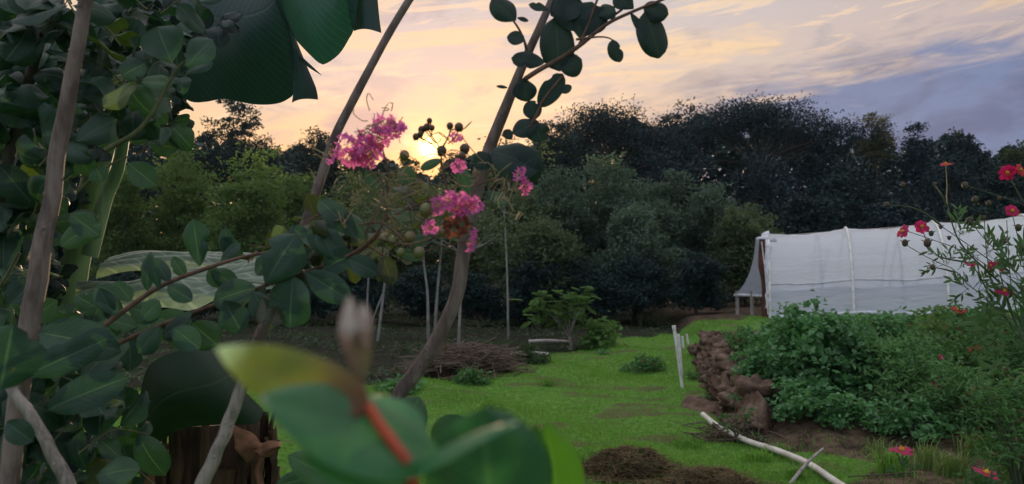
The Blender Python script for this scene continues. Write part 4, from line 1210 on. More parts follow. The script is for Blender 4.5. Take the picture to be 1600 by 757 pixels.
# --- left shrub
rng = np.random.default_rng(700)
bx = px2m(30 - 800, 1.5)
sh = thing('leafy_shrub', (bx, 1.5, gh(bx, 1.5)), 'dense dark-leaved crape myrtle with two thick grey stems filling the left edge', 'shrub', 'crape myrtle shrubs')
def stem(parent, pts, d, r, mat='bark_grey', sides=12, name='stem', to_ground=True):
    pp = list(Pm(pts, d))
    if to_ground:
        pp = list(resample(pp, 60))
        e = pp[-1]; c_ = e + nz(pp[-1] - pp[-4]) * .38; f_ = np.array((c_[0], c_[1], -.05))
        for t_ in np.linspace(.08, 1, 14): pp.append(e * (1 - t_) ** 2 + c_ * 2 * t_ * (1 - t_) + f_ * t_ ** 2)
        P_ = np.array(pp)
    else:
        P_ = resample(pp, 74)
    rg = np.random.default_rng(int(abs(pts[0][0])) + 5)
    tq = np.linspace(0, 1, len(P_))
    P_ = P_ + np.stack([np.sin(tq * 31 + rg.uniform(0, 6)), np.sin(tq * 23 + rg.uniform(0, 6)), tq * 0], 1) * .0012 * np.sin(np.pi * tq)[:, None]
    m_ = MB(); rr = np.interp(np.linspace(0, 1, 74) * 1.25, np.linspace(0, 1, len(r)), r)
    for c in rg.integers(4, 56, 9): rr[c] *= 1.03
    m_.tube(P_, rr, sides, lump=.05)
    # knots
    for c in rg.integers(5, 50, 8):
        a = rg.uniform(0, 6.28)
        m_.ball(P_[c] + np.array((math.cos(a), -abs(math.sin(a)), 0)) * rr[c] * .85, rr[c] * .28, (1, 1, 1.3), 7, 5)
    return m_.build(name, MT[mat], parent)
stem(sh, [(140, -30), (118, 90), (96, 210), (75, 340), (50, 480)], 1.22, [.0098, .0108, .0118, .0128, .0145], 'bark_plum')
stem(sh, [(82, -30), (58, 80), (32, 180), (5, 280), (-30, 420)], 1.45, [.008, .009, .010, .013], 'bark_dark')
stem(sh, [(-10, 560), (20, 610), (62, 672), (110, 765)], 1.05, [.006, .007, .008, .009], 'bark_grey', to_ground=True)
stem(sh, [(386, 578), (365, 640), (342, 700), (314, 760)], 1.25, [.0095, .0095, .010, .011], 'bark_grey')
ml, mtw = MB(), MB()
anchors = []
for (px, py) in [(x_, y_) for x_ in range(-40, 300, 34) for y_ in range(-30, 800, 40)]:
    # leave the see-through gap on the lower left and the area right of the pale stem
    px += rng.normal() * 12; py += rng.normal() * 14
    lim = np.interp(py, [-50, 60, 110, 200, 260, 330, 400, 470, 520, 620, 760], [300, 300, 280, 255, 215, 165, 130, 125, 175, 165, 210])
    if px > lim: continue
    if py < 40 and rng.uniform() < .2: continue
    if 215 < py < 510 and abs(px - np.interp(py, [215, 300, 400, 510], [175, 158, 125, 108])) < 72: continue
    anchors.append((px, py))
for (px, py) in anchors:
    d = rng.uniform(1.32, 2.15)
    a = rng.uniform(-.9, 1.0)
    dv = np.array((math.cos(a) * rng.choice([-1, 1], p=[.35, .65]), rng.normal() * .4, .25 + math.sin(abs(a)) * .7)); dv = nz(dv)
    L = rng.uniform(.08, .17)
    c = at(px, py, d)
    s0 = c - dv * L / 2; e = c + dv * L / 2 + np.array((0, 0, -.02))
    twig_with_leaves(ml, mtw, [s0, c + np.array((0, 0, .012)), e], rng, r=.0018, L=(.055, .112), dens=.85, gap=.034)
foliA = ml.build('foliage', MT['myrtle'], sh); mtw.build('twigs', MT['twig'], sh)
# deeper layer of the same shrub closing the gaps
ml, mtw = MB(), MB()
for k in range(260):
    py = rng.uniform(-40, 740)
    lim = np.interp(py, [-50, 60, 110, 200, 260, 330, 400, 470, 520, 620, 760], [330, 320, 290, 245, 170, 120, 95, 80, 60, 60, 90])
    px = rng.uniform(-60, lim); d = rng.uniform(2.2, 3.4)
    if 200 < py < 520 and abs(px - np.interp(py, [215, 300, 400, 510], [175, 158, 125, 108])) < 62: continue
    c = at(px, py, d); dv = nz(rng.normal(size=3) * np.array((1, .5, .7)) + np.array((0, 0, .3)))
    twig_with_leaves(ml, mtw, [c - dv * .12, c, c + dv * .12], rng, r=.002, L=(.07, .11), gap=.035)
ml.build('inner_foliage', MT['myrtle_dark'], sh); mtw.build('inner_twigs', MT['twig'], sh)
# chosen leaves with their own outline
ml, mtw = MB(), MB()
for a in [(292, 105, 330, 60, 46, 1.25), (268, 98, 245, 40, 62, 1.3), (190, 120, 226, 98, 40, 1.3), (60, 520, 185, 545, 62, 1.2), (75, 640, 192, 590, 52, 1.15), (0, 610, 20, 508, 92, .8),
          (45, 585, 165, 530, 48, 1.15), (150, 262, 160, 285, 30, 1.3), (200, 255, 243, 290, 36, 1.35), (110, 335, 158, 370, 34, 1.3), (95, 385, 150, 348, 34, 1.35),
          (10, 660, 50, 690, 34, 1.0), (150, 745, 215, 730, 48, 1.2), (90, 470, 45, 500, 40, 1.25), (170, 500, 215, 512, 26, 1.3), (285, 545, 262, 502, 28, 1.3), (240, 545, 230, 500, 40, 1.35),
          (155, 450, 175, 490, 26, 1.2), (150, 480, 118, 462, 30, 1.3), (240, 495, 300, 515, 40, 1.3), (300, 505, 340, 540, 44, 1.3), (190, 465, 152, 445, 18, 1.3)]:
    key_leaf(ml, *a, rng)
ml.build('edge_leaves', MT['myrtle'], sh)
mtw.tube(resample(Pm([(165, 235), (215, 205), (245, 165), (275, 110), (300, 90)], 1.32), 20), [.0045, .002], 7)
mtw.build('young_branch', MT['twig'], sh); mtw = MB()
mtw.tube(resample(Pm([(120, 300), (165, 262), (200, 245)], 1.34), 12), [.003, .0015], 7)
mtw.build('young_branch', MT['twig'], sh); mtw = MB()
mtw.tube(resample(Pm([(30, 395), (5, 440), (-20, 470)], 1.34), 12), [.003, .003], 7)
mtw.build('young_branch', MT['twig'], sh)

MT['myrtle_brown'] = leaf_mat('brownish_myrtle_leaf', (.022, .028, .014), (.050, .060, .030), rib=(.09, .09, .05), trans=.35)
# --- flowering shrub in the middle
rng = np.random.default_rng(800)
bx = px2m(520 - 800, 1.3)
fl = thing('flowering_shrub', (bx, 1.3, gh(bx, 1.3)), 'crape myrtle with two long slanting stems and pink crinkled blooms in front of the sun', 'shrub', 'crape myrtle shrubs')
stem(fl, [(652, -20), (602, 62), (548, 165), (520, 222), (494, 300), (470, 370), (425, 480), (386, 580), (352, 670), (318, 757)], 1.42, [.0068, .0075, .0082, .009, .010, .011, .0115], 'bark_plum')
stem(fl, [(872, -25), (845, 40), (805, 130), (768, 225), (742, 310), (724, 400), (716, 455), (690, 515), (652, 580), (618, 628), (590, 700)], 1.40, [.0060, .0075, .0095, .0115, .0125, .0120, .0125, .0135], 'bark_plum')
m = MB()
m.tube(resample(Pm([(165, 508), (205, 478), (250, 448), (310, 424), (380, 402), (440, 392)], 1.22), 30), [.0042, .0038, .003, .002], 8)
m.build('branch', MT['brown_twig'], fl)
m = MB()
m.tube(resample(Pm([(130, 570), (200, 530), (300, 490), (400, 452), (480, 424), (555, 398), (600, 360)], [1.3, 1.3, 1.28, 1.25, 1.22, 1.2, 1.18]), 30), [.004, .0036, .0028, .002], 8)
m.tube(resample(Pm([(540, 402), (575, 380), (600, 345), (606, 300), (603, 255), (598, 235)], 1.17), 20), [.0026, .0018, .0012], 7)
m.tube(resample(Pm([(600, 345), (640, 325), (690, 305), (720, 285)], 1.15), 14), [.0018, .001], 6)
m.tube(resample(Pm([(560, 352), (600, 350), (650, 392), (690, 385), (730, 378)], 1.13), 14), [.0016, .001], 6)
m.tube(resample(Pm([(590, 372), (640, 382), (700, 360), (715, 330)], 1.12), 14), [.0018, .001], 6)
m.tube(resample(Pm([(600, 400), (570, 370), (600, 300), (560, 250), (540, 235)], 1.16), 14), [.0014, .001], 6)
m.tube(resample(Pm([(700, 300), (690, 262), (688, 235), (670, 205)], 1.14), 14), [.0018, .001], 6)
m.tube(resample(Pm([(688, 238), (700, 215), (706, 200)], 1.14), 8), [.0014, .0008], 6)
m.tube(resample(Pm([(745, 290), (775, 280), (812, 285)], 1.2), 10), [.0014, .0008], 6)
m.tube(resample(Pm([(688, 236), (668, 222), (652, 214)], 1.14), 8), [.0012, .0008], 6)
m.build('branch', MT['brown_twig'], fl)
# top right leafy sprays
m = MB()
m.tube(resample(Pm([(820, 124), (845, 108), (868, 96), (905, 72), (945, 40), (985, 20), (1055, -8)], 1.30), 24), [.0042, .0038, .0028, .0022], 8)
m.tube(resample(Pm([(903, 75), (918, 40), (935, -5)], 1.3), 12), [.0026, .002], 8)
m.tube(resample(Pm([(800, 30), (812, 48), (822, 75), (818, 96)], 1.33), 12), [.0016, .0028], 8)
m.tube(resample(Pm([(828, 200), (838, 180), (850, 155), (880, 118)], 1.3), 12), [.003, .002], 8)
m.tube(resample(Pm([(900, 62), (935, 58), (952, 60), (962, 66)], 1.28), 12), [.0022, .001], 8)
m.tube(resample(Pm([(905, 52), (940, 35), (975, 12), (990, -20)], 1.31), 12), [.0022, .002], 8)
m.build('branch', MT['brown_twig'], fl)
ml = MB()
for a in [(806, 33, 769, -4, 34), (808, 28, 826, 33, 6), (820, 62, 792, 57, 21), (852, 98, 799, 90, 24), (818, 122, 823, 159, 31), (837, 187, 827, 157, 24), (874, 112, 868, 25, 44),
          (874, 108, 909, 92, 34), (842, 168, 880, 115, 27), (876, 145, 893, 134, 13), (957, 62, 970, 97, 23), (990, 14, 960, -10, 28), (857, 16, 826, 6, 13),
          (905, 60, 925, 2, 40), (898, 50, 880, -10, 42), (910, 55, 945, 12, 34), (860, 25, 905, 0, 40), (1008, 18, 1032, 90, 46), (1005, 10, 1045, 22, 30), (985, 20, 1012, 60, 12),
          (775, 135, 793, 137, 5), (842, 190, 800, 208, 26), (836, 192, 845, 222, 30), (800, 218, 788, 203, 14), (768, 236, 845, 262, 58), (845, 240, 795, 272, 50), (765, 240, 742, 262, 26), (935, 25, 960, 10, 26)]:
    key_leaf(ml, a[0], a[1], a[2], a[3], a[4] * 1.14, 1.3, rng, fold=.08, curl=.05)
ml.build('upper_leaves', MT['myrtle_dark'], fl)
ml = MB()
for a in [(415, 444, 460, 366, 66), (458, 432, 452, 512, 78), (312, 416, 302, 342, 42), (356, 402, 352, 356, 22), (478, 426, 548, 470, 40), (505, 420, 555, 395, 34), (400, 450, 330, 470, 46),
          (540, 398, 480, 356, 42), (560, 372, 498, 310, 34), (470, 372, 525, 385, 34), (430, 398, 500, 405, 30), (545, 405, 590, 428, 32), (575, 375, 540, 330, 28), (610, 330, 650, 345, 26),
          (600, 300, 570, 268, 18), (622, 395, 662, 402, 20), (700, 372, 740, 350, 24), (380, 402, 345, 372, 26), (230, 455, 232, 394, 22), (265, 440, 238, 402, 22), (330, 425, 372, 446, 28), (200, 480, 250, 496, 34),
          (300, 488, 262, 520, 38), (350, 470, 378, 520, 44), (395, 455, 420, 500, 38), (250, 510, 215, 552, 36), (735, 300, 715, 262, 22), (760, 300, 790, 318, 20), (690, 250, 655, 262, 18), (650, 290, 625, 262, 24),
          (445, 392, 430, 352, 28), (520, 404, 500, 358, 30), (585, 352, 615, 372, 22), (635, 382, 668, 372, 22), (250, 452, 232, 398, 20), (262, 446, 300, 470, 26), (290, 432, 268, 402, 20), (185, 494, 150, 450, 26), (180, 440, 205, 470, 24), (330, 418, 345, 450, 26), (220, 500, 250, 470, 30), (345, 412, 372, 380, 24), (420, 398, 400, 430, 30), (300, 500, 250, 525, 34), (270, 512, 312, 545, 36), (480, 380, 455, 352, 26), (500, 390, 520, 345, 24), (450, 405, 490, 440, 30)]:
    key_leaf(ml, *a, rng.uniform(1.14, 1.26), rng, tilt=(rng.normal() * .3, -1, .5))
ml.build('middle_leaves', MT['myrtle'], fl)
ml, mtw = MB(), MB()
for (x0, y0, x1, y1, k) in [(400, 450, 560, 395, 9), (390, 400, 540, 380, 7), (470, 350, 600, 400, 8), (560, 300, 700, 330, 5)]:
    for q in range(k):
        f = rng.uniform(); px, py = x0 + (x1 - x0) * f + rng.normal() * 10, y0 + (y1 - y0) * f + rng.normal() * 12
        c = at(px, py, rng.uniform(1.15, 1.35)); dv = nz(rng.normal(size=3) * np.array((1, .6, .6)) + np.array((.3, 0, .2)))
        twig_with_leaves(ml, mtw, [c - dv * .03, c, c + dv * .04 + np.array((0, 0, -.006))], rng, r=.0011, L=(.028, .06), gap=.03, dens=.8)
ml.build('small_leaves', MT['myrtle_brown'], fl); mtw.build('twigs', MT['brown_twig'], fl)
# lower right dark leaves behind the blurred shoot
ml = MB()
for a in [(612, 700, 655, 622, 58, 1.0), (690, 712, 735, 655, 76, .85), (700, 770, 770, 660, 90, .75), (450, 712, 530, 752, 46, 1.1), (545, 742, 500, 712, 30, 1.1), (800, 770, 852, 690, 40, 1.0), (600, 640, 590, 612, 30, 1.05), (430, 760, 500, 742, 30, 1.15)]:
    key_leaf(ml, *a, rng, fold=.18)
ml.build('lower_leaves', MT['myrtle'], fl)

def bloom(m, c, R_, rng, facing=None):
    """crape myrtle flower: six crinkled petals on thin claws"""
    f = nz(rng.normal(size=3) * .7 + np.array((0, -1, .2))) if facing is None else nz(facing)
    u = nz(np.cross(f, (0.1, .2, 1))); v = np.cross(f, u)
    for k in range(6):
        a = k * math.pi / 3 + rng.normal() * .15
        r_ = nz(math.cos(a) * u + math.sin(a) * v + f * rng.uniform(-.1, .5)); s = np.cross(f, r_)
        m.tube([c, c + r_ * R_ * .35], R_ * .03, 4, cap=False)
        pc = c + r_ * R_ * .70
        nr, na = 5, 18
        V = [pc]; 
        ph = rng.uniform(0, 6)
        for i in range(1, nr + 1):
            q = i / nr
            for j in range(na):
                b = j * 2 * math.pi / na
                rr = R_ * .40 * q * (1 + .16 * q * math.sin(b * 5 + ph) + .10 * q * math.sin(b * 9 + ph * 2))
                up = R_ * .34 * q * q * (math.sin(b * 4 + ph) + .8 * math.sin(b * 7 + ph * 1.7)) * .6
                V.append(pc + r_ * math.cos(b) * rr + s * math.sin(b) * rr + f * (up + .12 * R_ * q))
        F4 = [(1 + i * na + j, 1 + i * na + (j + 1) % na, 1 + (i + 1) * na + (j + 1) % na, 1 + (i + 1) * na + j) for i in range(nr - 1) for j in range(na)]
        m.add(V, F4); off = m.n - len(V)
        F3 = np.array([(0, 1 + j, 1 + (j + 1) % na) for j in range(na)]) + off
        m.lv.append(F3.ravel()); m.lt.append(np.full(na, 3))
    return f
def stamens(m, c, f, R_, rng, n=10):
    for k in range(n):
        d_ = nz(f + rng.normal(size=3) * .5); e = c + d_ * R_ * rng.uniform(.5, .95)
        mid = (c + e) / 2 + rng.normal(size=3) * R_ * .12
        m.tube(resample([c, mid, e], 6), R_ * .014, 4, cap=False); m.ball(e, R_ * .05, nu=5, nv=4)
clusters = [
  ('large pink cluster left of the sun', [(528, 240, 19), (545, 243, 17), (556, 218, 21), (575, 232, 22), (590, 215, 19), (612, 204, 22), (601, 196, 17), (622, 206, 15), (582, 248, 14), (566, 226, 19), (560, 246, 16)], 1.15, 5),
  ('pink cluster below the sun', [(690, 322, 16), (704, 314, 15), (722, 322, 20), (740, 326, 17), (712, 330, 14), (731, 314, 14)], 1.12, 0),
  ('single ruffled pink bloom at the bottom of the clusters', [(744, 378, 18)], 1.10, 0),
  ('small pink bloom left of the lower cluster', [(673, 357, 12)], 1.12, 0),
  ('pink bloom pair right of the slanting stem', [(815, 274, 12), (822, 291, 13)], 1.2, 0),
  ('tiny pink bloom below the fruits', [(716, 261, 11)], 1.15, 0),
  ('tiny mauve bloom beside the fruits', [(712, 217, 11)], 1.15, 0)]
for lab, spots, d, st_ in clusters:
    mp_, ms_ = MB(), MB()
    for (px, py, r_) in spots:
        c = at(px, py, d + rng.normal() * .012); R_ = px2m(r_ * 1.08, d)
        f = bloom(mp_, c, R_, rng)
        stamens(ms_, c, f, R_, rng, 9 if st_ or r_ > 14 else 5)
    o = mp_.build('flower_cluster', MT['petal'], fl); o['label'] = lab
    ms_.build('stamens', MT['stamen'], o)
mp_ = MB(); bloom(mp_, at(711, 357, 1.10), px2m(19, 1.1), rng, (0, -1, .1)); bloom(mp_, at(722, 350, 1.11), px2m(15, 1.1), rng)
o = mp_.build('flower_cluster', MT['petal_old'], fl); o['label'] = 'spent orange-brown bloom'
def fruits(spots, d, mat, label):
    for (px, py, r_) in spots:
        m = MB(); c = at(px, py, d + rng.normal() * .006); rr = px2m(r_, d)
        m.ball(c, rr, (1, 1, 1.08), 12, 9)
        for k in range(6):
            a = k * math.pi / 3; e = c + np.array((math.cos(a) * rr * .75, math.sin(a) * rr * .75 , -rr * 1.05))
            m.add([c + np.array((0, 0, -rr * .8)), e + np.array((0, 0, -.0005)), c + np.array((math.cos(a + .5) * rr * .7, math.sin(a + .5) * rr * .7, -rr * .72))], [(0, 1, 2)])
        o = m.build('fruit', MT[mat], fl); o['label'] = label
fruits([(650, 214, 5.5), (659, 203, 6), (657, 210, 5), (671, 189, 4.5), (675, 200, 4.5), (667, 199, 6), (703, 197, 5.5), (717, 199, 7), (690, 236, 8), (726, 233, 8), (722, 244, 6)], 1.14, 'fruit_dark', 'dark round seed capsules against the setting sun')
fruits([(640, 371, 9), (611, 377, 8), (665, 328, 10), (694, 362, 9), (600, 372, 8), (632, 243, 8), (655, 395, 9), (626, 395, 7)], 1.13, 'fruit', 'green seed capsules under the pink clusters')
m = MB()
for (x0, y0, x1, y1) in [(655, 214, 680, 226), (664, 204, 680, 224), (672, 192, 674, 212), (704, 200, 692, 228), (717, 203, 700, 225), (640, 371, 610, 388), (665, 335, 640, 352), (632, 246, 606, 280), (655, 395, 620, 388), (694, 366, 660, 374)]:
    m.tube(resample(Pm([(x0, y0), ((x0 + x1) / 2 + 2, (y0 + y1) / 2 + 2), (x1, y1)], 1.14), 6), .0009, 5, cap=False)
m.build('branch', MT['twig'], fl)
# weeds growing between the stones of the bank
for i, (px, py, d, lab) in enumerate([(1128, 545, 13.2, 'small weed rooted between the far stones of the bank'), (1165, 600, 9.6, 'small weed rooted between the middle stones of the bank'),
        (1112, 640, 9.4, 'small weed at the foot of the stone bank beside the earth spill'), (1080, 585, 11.8, 'little weed between the tallest white post and the stone bank')]):
    q = at(px, py, d); plant('bank_weed', lab, q[0], d, .13, .16, 130, .05, 'bed_mixed', 470 + i, 'weed', None, .4, stems=5)
for i, (px, py, lab) in enumerate([(985, 712, 'loose weed tuft growing in front of the larger grass heap'), (905, 725, 'loose weed tuft left of the larger grass heap'), (1075, 690, 'weed tuft between the two grass heaps'), (770, 640, 'low weed tuft on the lawn above the round blurred leaf'), (860, 600, 'low weed tuft on the open lawn below the leafy plant')]):
    d = 1.6 * FPX / (py - 418); q = at(px, py, d)
    plant('lawn_tuft', lab, q[0], d, .12, .09, 160, .06, 'grass', 480 + i, 'weed', None, .16, stems=3, lance=True)
MT['tan_twig'] = plain_mat('tan_twig', (.26, .19, .09), .5, .4, scale=80.)  # light caught on the fine twigs put into this paler colour
# fine calyx hooks and curled dry stamens round the panicles
m = MB()
for (cx, cy, s_) in [(585, 195, 16), (610, 290, 26), (560, 300, 26), (650, 280, 24), (735, 262, 18), (800, 300, 20), (600, 330, 24), (640, 330, 24), (705, 235, 14)]:
    for k in range(14):
        q = at(cx + rng.normal() * s_, cy + rng.normal() * s_, 1.15 + rng.normal() * .02); v = rng.normal(size=3) * .010; v2 = rng.normal(size=3) * .007
        m.tube(resample([q, q + v, q + v + v2, q + v2 * 1.7], 9), .0007, 4, cap=False)
m.build('fine_twigs', MT['tan_twig'], fl)

# --- blurred young shoot right in front of the camera
rng = np.random.default_rng(900)
MT['shoot_leaf'] = leaf_mat('young_leaf_green', (.035, .13, .06), (.06, .19, .085), rib=(.10, .24, .10), trans=.4, rough=.35, spec=.5, tip=((.5, .5, .42), .93, 1.05))
MT['shoot_olive'] = leaf_mat('young_leaf_olive', (.09, .12, .006), (.15, .17, .01), rib=(.20, .12, .02), trans=.42, rough=.35, spec=.5, tip=((.40, .50, .34), .80, .98), basec=((.13, .045, .015), .0, .62))
MT['shoot_deep'] = leaf_mat('round_leaf', (.02, .075, .04), (.03, .10, .05), rib=(.07, .16, .08), trans=.3, rough=.4, spec=.5)
MT['shoot_pink'] = plain_mat('pale_bud_leaf', (.62, .54, .50), .5, .3, scale=90., col2=(.26, .13, .09), trans=.3)
MT['shoot_brown'] = plain_mat('brown_bud_leaf', (.16, .10, .07), .5, .3, scale=60., col2=(.12, .12, .05), trans=.3)
MT['red_stalk'] = plain_mat('red_leaf_stalk', (.62, .10, .05), .4, .4, scale=40., trans=.2)
s0 = at(640, 735, .30)
sx, sy = s0[0], s0[1]
stt = thing('young_shoot', (sx, sy + .05, 0), 'out-of-focus young crape myrtle shoot with red stalk and big leaves closest to the camera', 'plant shoot')
m = MB()
m.tube(resample([np.array((sx + .01, sy + .05, -.03)), np.array((sx + .01, sy + .05, .6)), np.array((sx + .01, sy + .03, 1.35)), at(642, 745, .30)], 30), [.006, .005, .004, .0028], 8)
m.build('stem', MT['red_stalk'], stt)
m = MB(); m.tube(resample(Pm([(636, 722), (612, 690), (592, 662), (574, 632)], .285), 10), [.0022, .0022, .0018], 8)
m.build('leaf_stalk', MT['red_stalk'], stt)
m = MB(); m.leaf(at(578, 640, .285), at(336, 548, .275), px2m(112, .28), (.1, -.8, .6), curl=-.04, fold=.22, wave=.03, a=.72, p=.7, nl=16, nw=8)
m.build('olive_leaf', MT['shoot_olive'], stt)
m = MB(); m.leaf(at(566, 600, .292), at(548, 462, .292), px2m(46, .29), (.5, -1, 0), curl=.02, fold=.5, wave=.05, nl=12, nw=6)
m.build('bud_leaf', MT['shoot_brown'], stt)
m = MB(); m.leaf(at(540, 552, .288), at(545, 462, .288), px2m(30, .29), (-.4, -1, .1), curl=.02, fold=.2, wave=.05, nl=10, nw=6)
m.leaf(at(572, 545, .290), at(568, 472, .290), px2m(24, .29), (.4, -1, .1), curl=.02, fold=.2, nl=10, nw=6)
m.build('bud_tip', MT['shoot_pink'], stt)
m = MB(); m.leaf(at(690, 715, .30), at(408, 618, .26), px2m(150, .28), (.15, -.75, .7), curl=.02, fold=.12, wave=.03, a=.9, p=.72, nl=16, nw=8)
m.build('green_leaf', MT['shoot_leaf'], stt)
m = MB(); m.leaf(at(640, 760, .30), at(470, 700, .27), px2m(95, .28), (.15, -.75, .7), curl=.02, fold=.12, wave=.03, nl=16, nw=8)
m.leaf(at(650, 745, .31), at(575, 615, .33), px2m(110, .32), (.1, -.9, .4), curl=.05, fold=.15, nl=14, nw=8)
m.build('green_leaf', MT['shoot_leaf'], stt)
m = MB(); m.leaf(at(770, 860, .33), at(755, 645, .31), px2m(200, .32), (0, -1, .25), curl=.05, fold=.04, wave=.02, a=1.0, p=.55, nl=16, nw=8)
m.build('round_leaf', MT['shoot_deep'], stt)
m = MB(); m.leaf(at(628, 752, .29), at(800, 650, .275), px2m(60, .28), (-.2, -.3, 1), curl=.06, fold=.2, nl=14, nw=8)
m.build('folded_leaf', MT['shoot_leaf'], stt)
m = MB(); m.leaf(at(880, 850, .55), at(858, 665, .52), px2m(95, .54), (.2, -1, .2), curl=.05, fold=.15, wave=.03, nl=14, nw=8)
m.leaf(at(840, 800, .52), at(835, 668, .5), px2m(50, .54), (-.3, -1, .2), curl=.05, fold=.15, wave=.03, nl=14, nw=8)
mm = m
nb = thing('bright_leaf_shoot', (px2m(85, .6), .6, 0), 'lighter green leafy shoot right behind the round blurred leaf', 'plant shoot')
mm.build('leaf', MT['fresh'], nb)
m = MB(); m.tube(resample([(px2m(85, .6), .6, -.03), (px2m(85, .6), .58, .7), at(880, 850, .55)], 20), [.004, .003, .002], 7); m.build('stem', MT['twig'], nb)
m = MB()
for a in [(600, 650, 588, 600, 40, .8), (395, 700, 455, 655, 40, 1.3)]: key_leaf(m, *a, rng)
# fresh green small leaves by the stump
m2 = MB()
q = at(200, 735, 1.7); fs = thing('seedling', (q[0], 1.7, 0), 'fresh light green seedling between the stump and the left shrub', 'plant')
for a in [(190, 700, 205, 650, 30, 1.7), (200, 720, 180, 690, 30, 1.7), (215, 700, 190, 672, 34, 1.7), (200, 740, 235, 720, 26, 1.7), (190, 750, 160, 735, 24, 1.7)]: key_leaf(m2, *a, rng)
m2.build('leaves', MT['fresh'], fs)
m2 = MB(); m2.tube(resample([(q[0], 1.7, -.02), (q[0] + .01, 1.7, .6), at(200, 735, 1.7)], 10), [.005, .003], 7); m2.build('stem', MT['twig'], fs)

# ------------------------------------------------------------------ red flowered plants on the right
def daisy(root, c, R_, facing, rng, mat='red_petal', npet=8, name='flower', centre=True):
    m = MB(); f = nz(facing); u = nz(np.cross(f, (.1, .2, 1))); v = np.cross(f, u)
    for k in range(npet):
        a = k * 2 * math.pi / npet + rng.normal() * .1
        r_ = nz(math.cos(a) * u + math.sin(a) * v + f * rng.uniform(-.05, .2))
        m.leaf(c + r_ * R_ * .12, c + r_ * R_ * rng.uniform(.88, 1.05), R_ * .62, f, curl=rng.uniform(-.05, .2), fold=.12, wave=.05, a=1.35, p=.55, nl=6, nw=4)
    o = m.build(name, MT[mat], root)
    if centre:
        m = MB(); m.ball(c + f * R_ * .08, R_ * .2, (1, 1, 1), 8, 6, .2, rng)
        for k in range(14):
            q = c + f * R_ * .2 + rng.normal(size=3) * R_ * .12; m.ball(q, R_ * .05, nu=5, nv=4)
        m.build('centre', MT['yellow'], o)
    return o
def budm(m, px, py, d, r_):
    c = at(px, py, d); m.ball(c, px2m(r_, d), (1, 1, 1.2), 8, 6)
    for k in range(6):
        a = k * math.pi / 3; e = c + np.array((math.cos(a), math.sin(a) * .7, .5)) * px2m(r_ * 1.7, d)
        m.tube([c, e], [px2m(1.2, d), px2m(.3, d)], 4, cap=False)
def pinnate(m, px, py, d, ang, L, rng):
    """finely divided leaf"""
    b = at(px, py, d); a = math.radians(ang)
    dv = nz(np.array((math.cos(a), rng.normal() * .3, math.sin(a)))); L = px2m(L, d)
    m.tube([b, b + dv * L], [.0007, .0004], 4, cap=False)
    side = nz(np.cross(dv, (0, 1, 0)))
    for t in (.45, .75, 1.0):
        for sg in (-1, 1):
            q = b + dv * L * t; l = L * rng.uniform(.3, .6)
            D = nz(side * sg * rng.uniform(.3, 1.1) + dv + rng.normal(size=3) * .3)
            m.leaf(q, q + D * l, l * .24, (0, -1, .2), nl=4, nw=2, fold=.2)
rng = np.random.default_rng(1000)
D0 = 2.1
def red_plant(name, label, base_px, d, stems, flowers, buds, leaves, sr=.0026, group='red flowered plants by the bed'):
    x0 = px2m(base_px - 800, d)
    root = thing(name, (x0, d, float(gh(x0, d))), label, 'flowering plant', group)
    m = MB()
    for i, s_ in enumerate(stems):
        pp = list(Pm(s_, [d + .05 * math.sin(i * 2 + k) for k in range(len(s_))]))
        if s_[-1][0] >= base_px - 60 or s_[-1][1] > 560:
            pp.append(np.array((x0 + .02 * math.sin(i), d, float(gh(x0, d)) - .02)))
        k_ = max(int(len(pp) * 5), 8)
        m.tube(resample(pp, k_), [sr * .38, sr * .7, sr], 6, cap=False)
    m.build('stems', MT['cosmos_stem'], root)
    for (px, py, r_, fc, mt) in flowers:
        daisy(root, at(px, py, d + .03 * math.sin(px)), px2m(r_ * .82, d), fc, rng, mt)
    for b in buds:
        m = MB(); budm(m, b[0], b[1], d + .03 * math.sin(b[0]), b[2]); m.build('bud', MT['bud'], root)
    m = MB()
    for l in leaves:
        for q in range(3): pinnate(m, l[0] + rng.normal() * 3, l[1] + rng.normal() * 3, d + rng.normal() * .04, l[2] + rng.normal() * 35, l[3] * rng.uniform(.7, 1.2), rng)
    if leaves: m.build('leaves', MT['cosmos_leaf'], root)
    return root
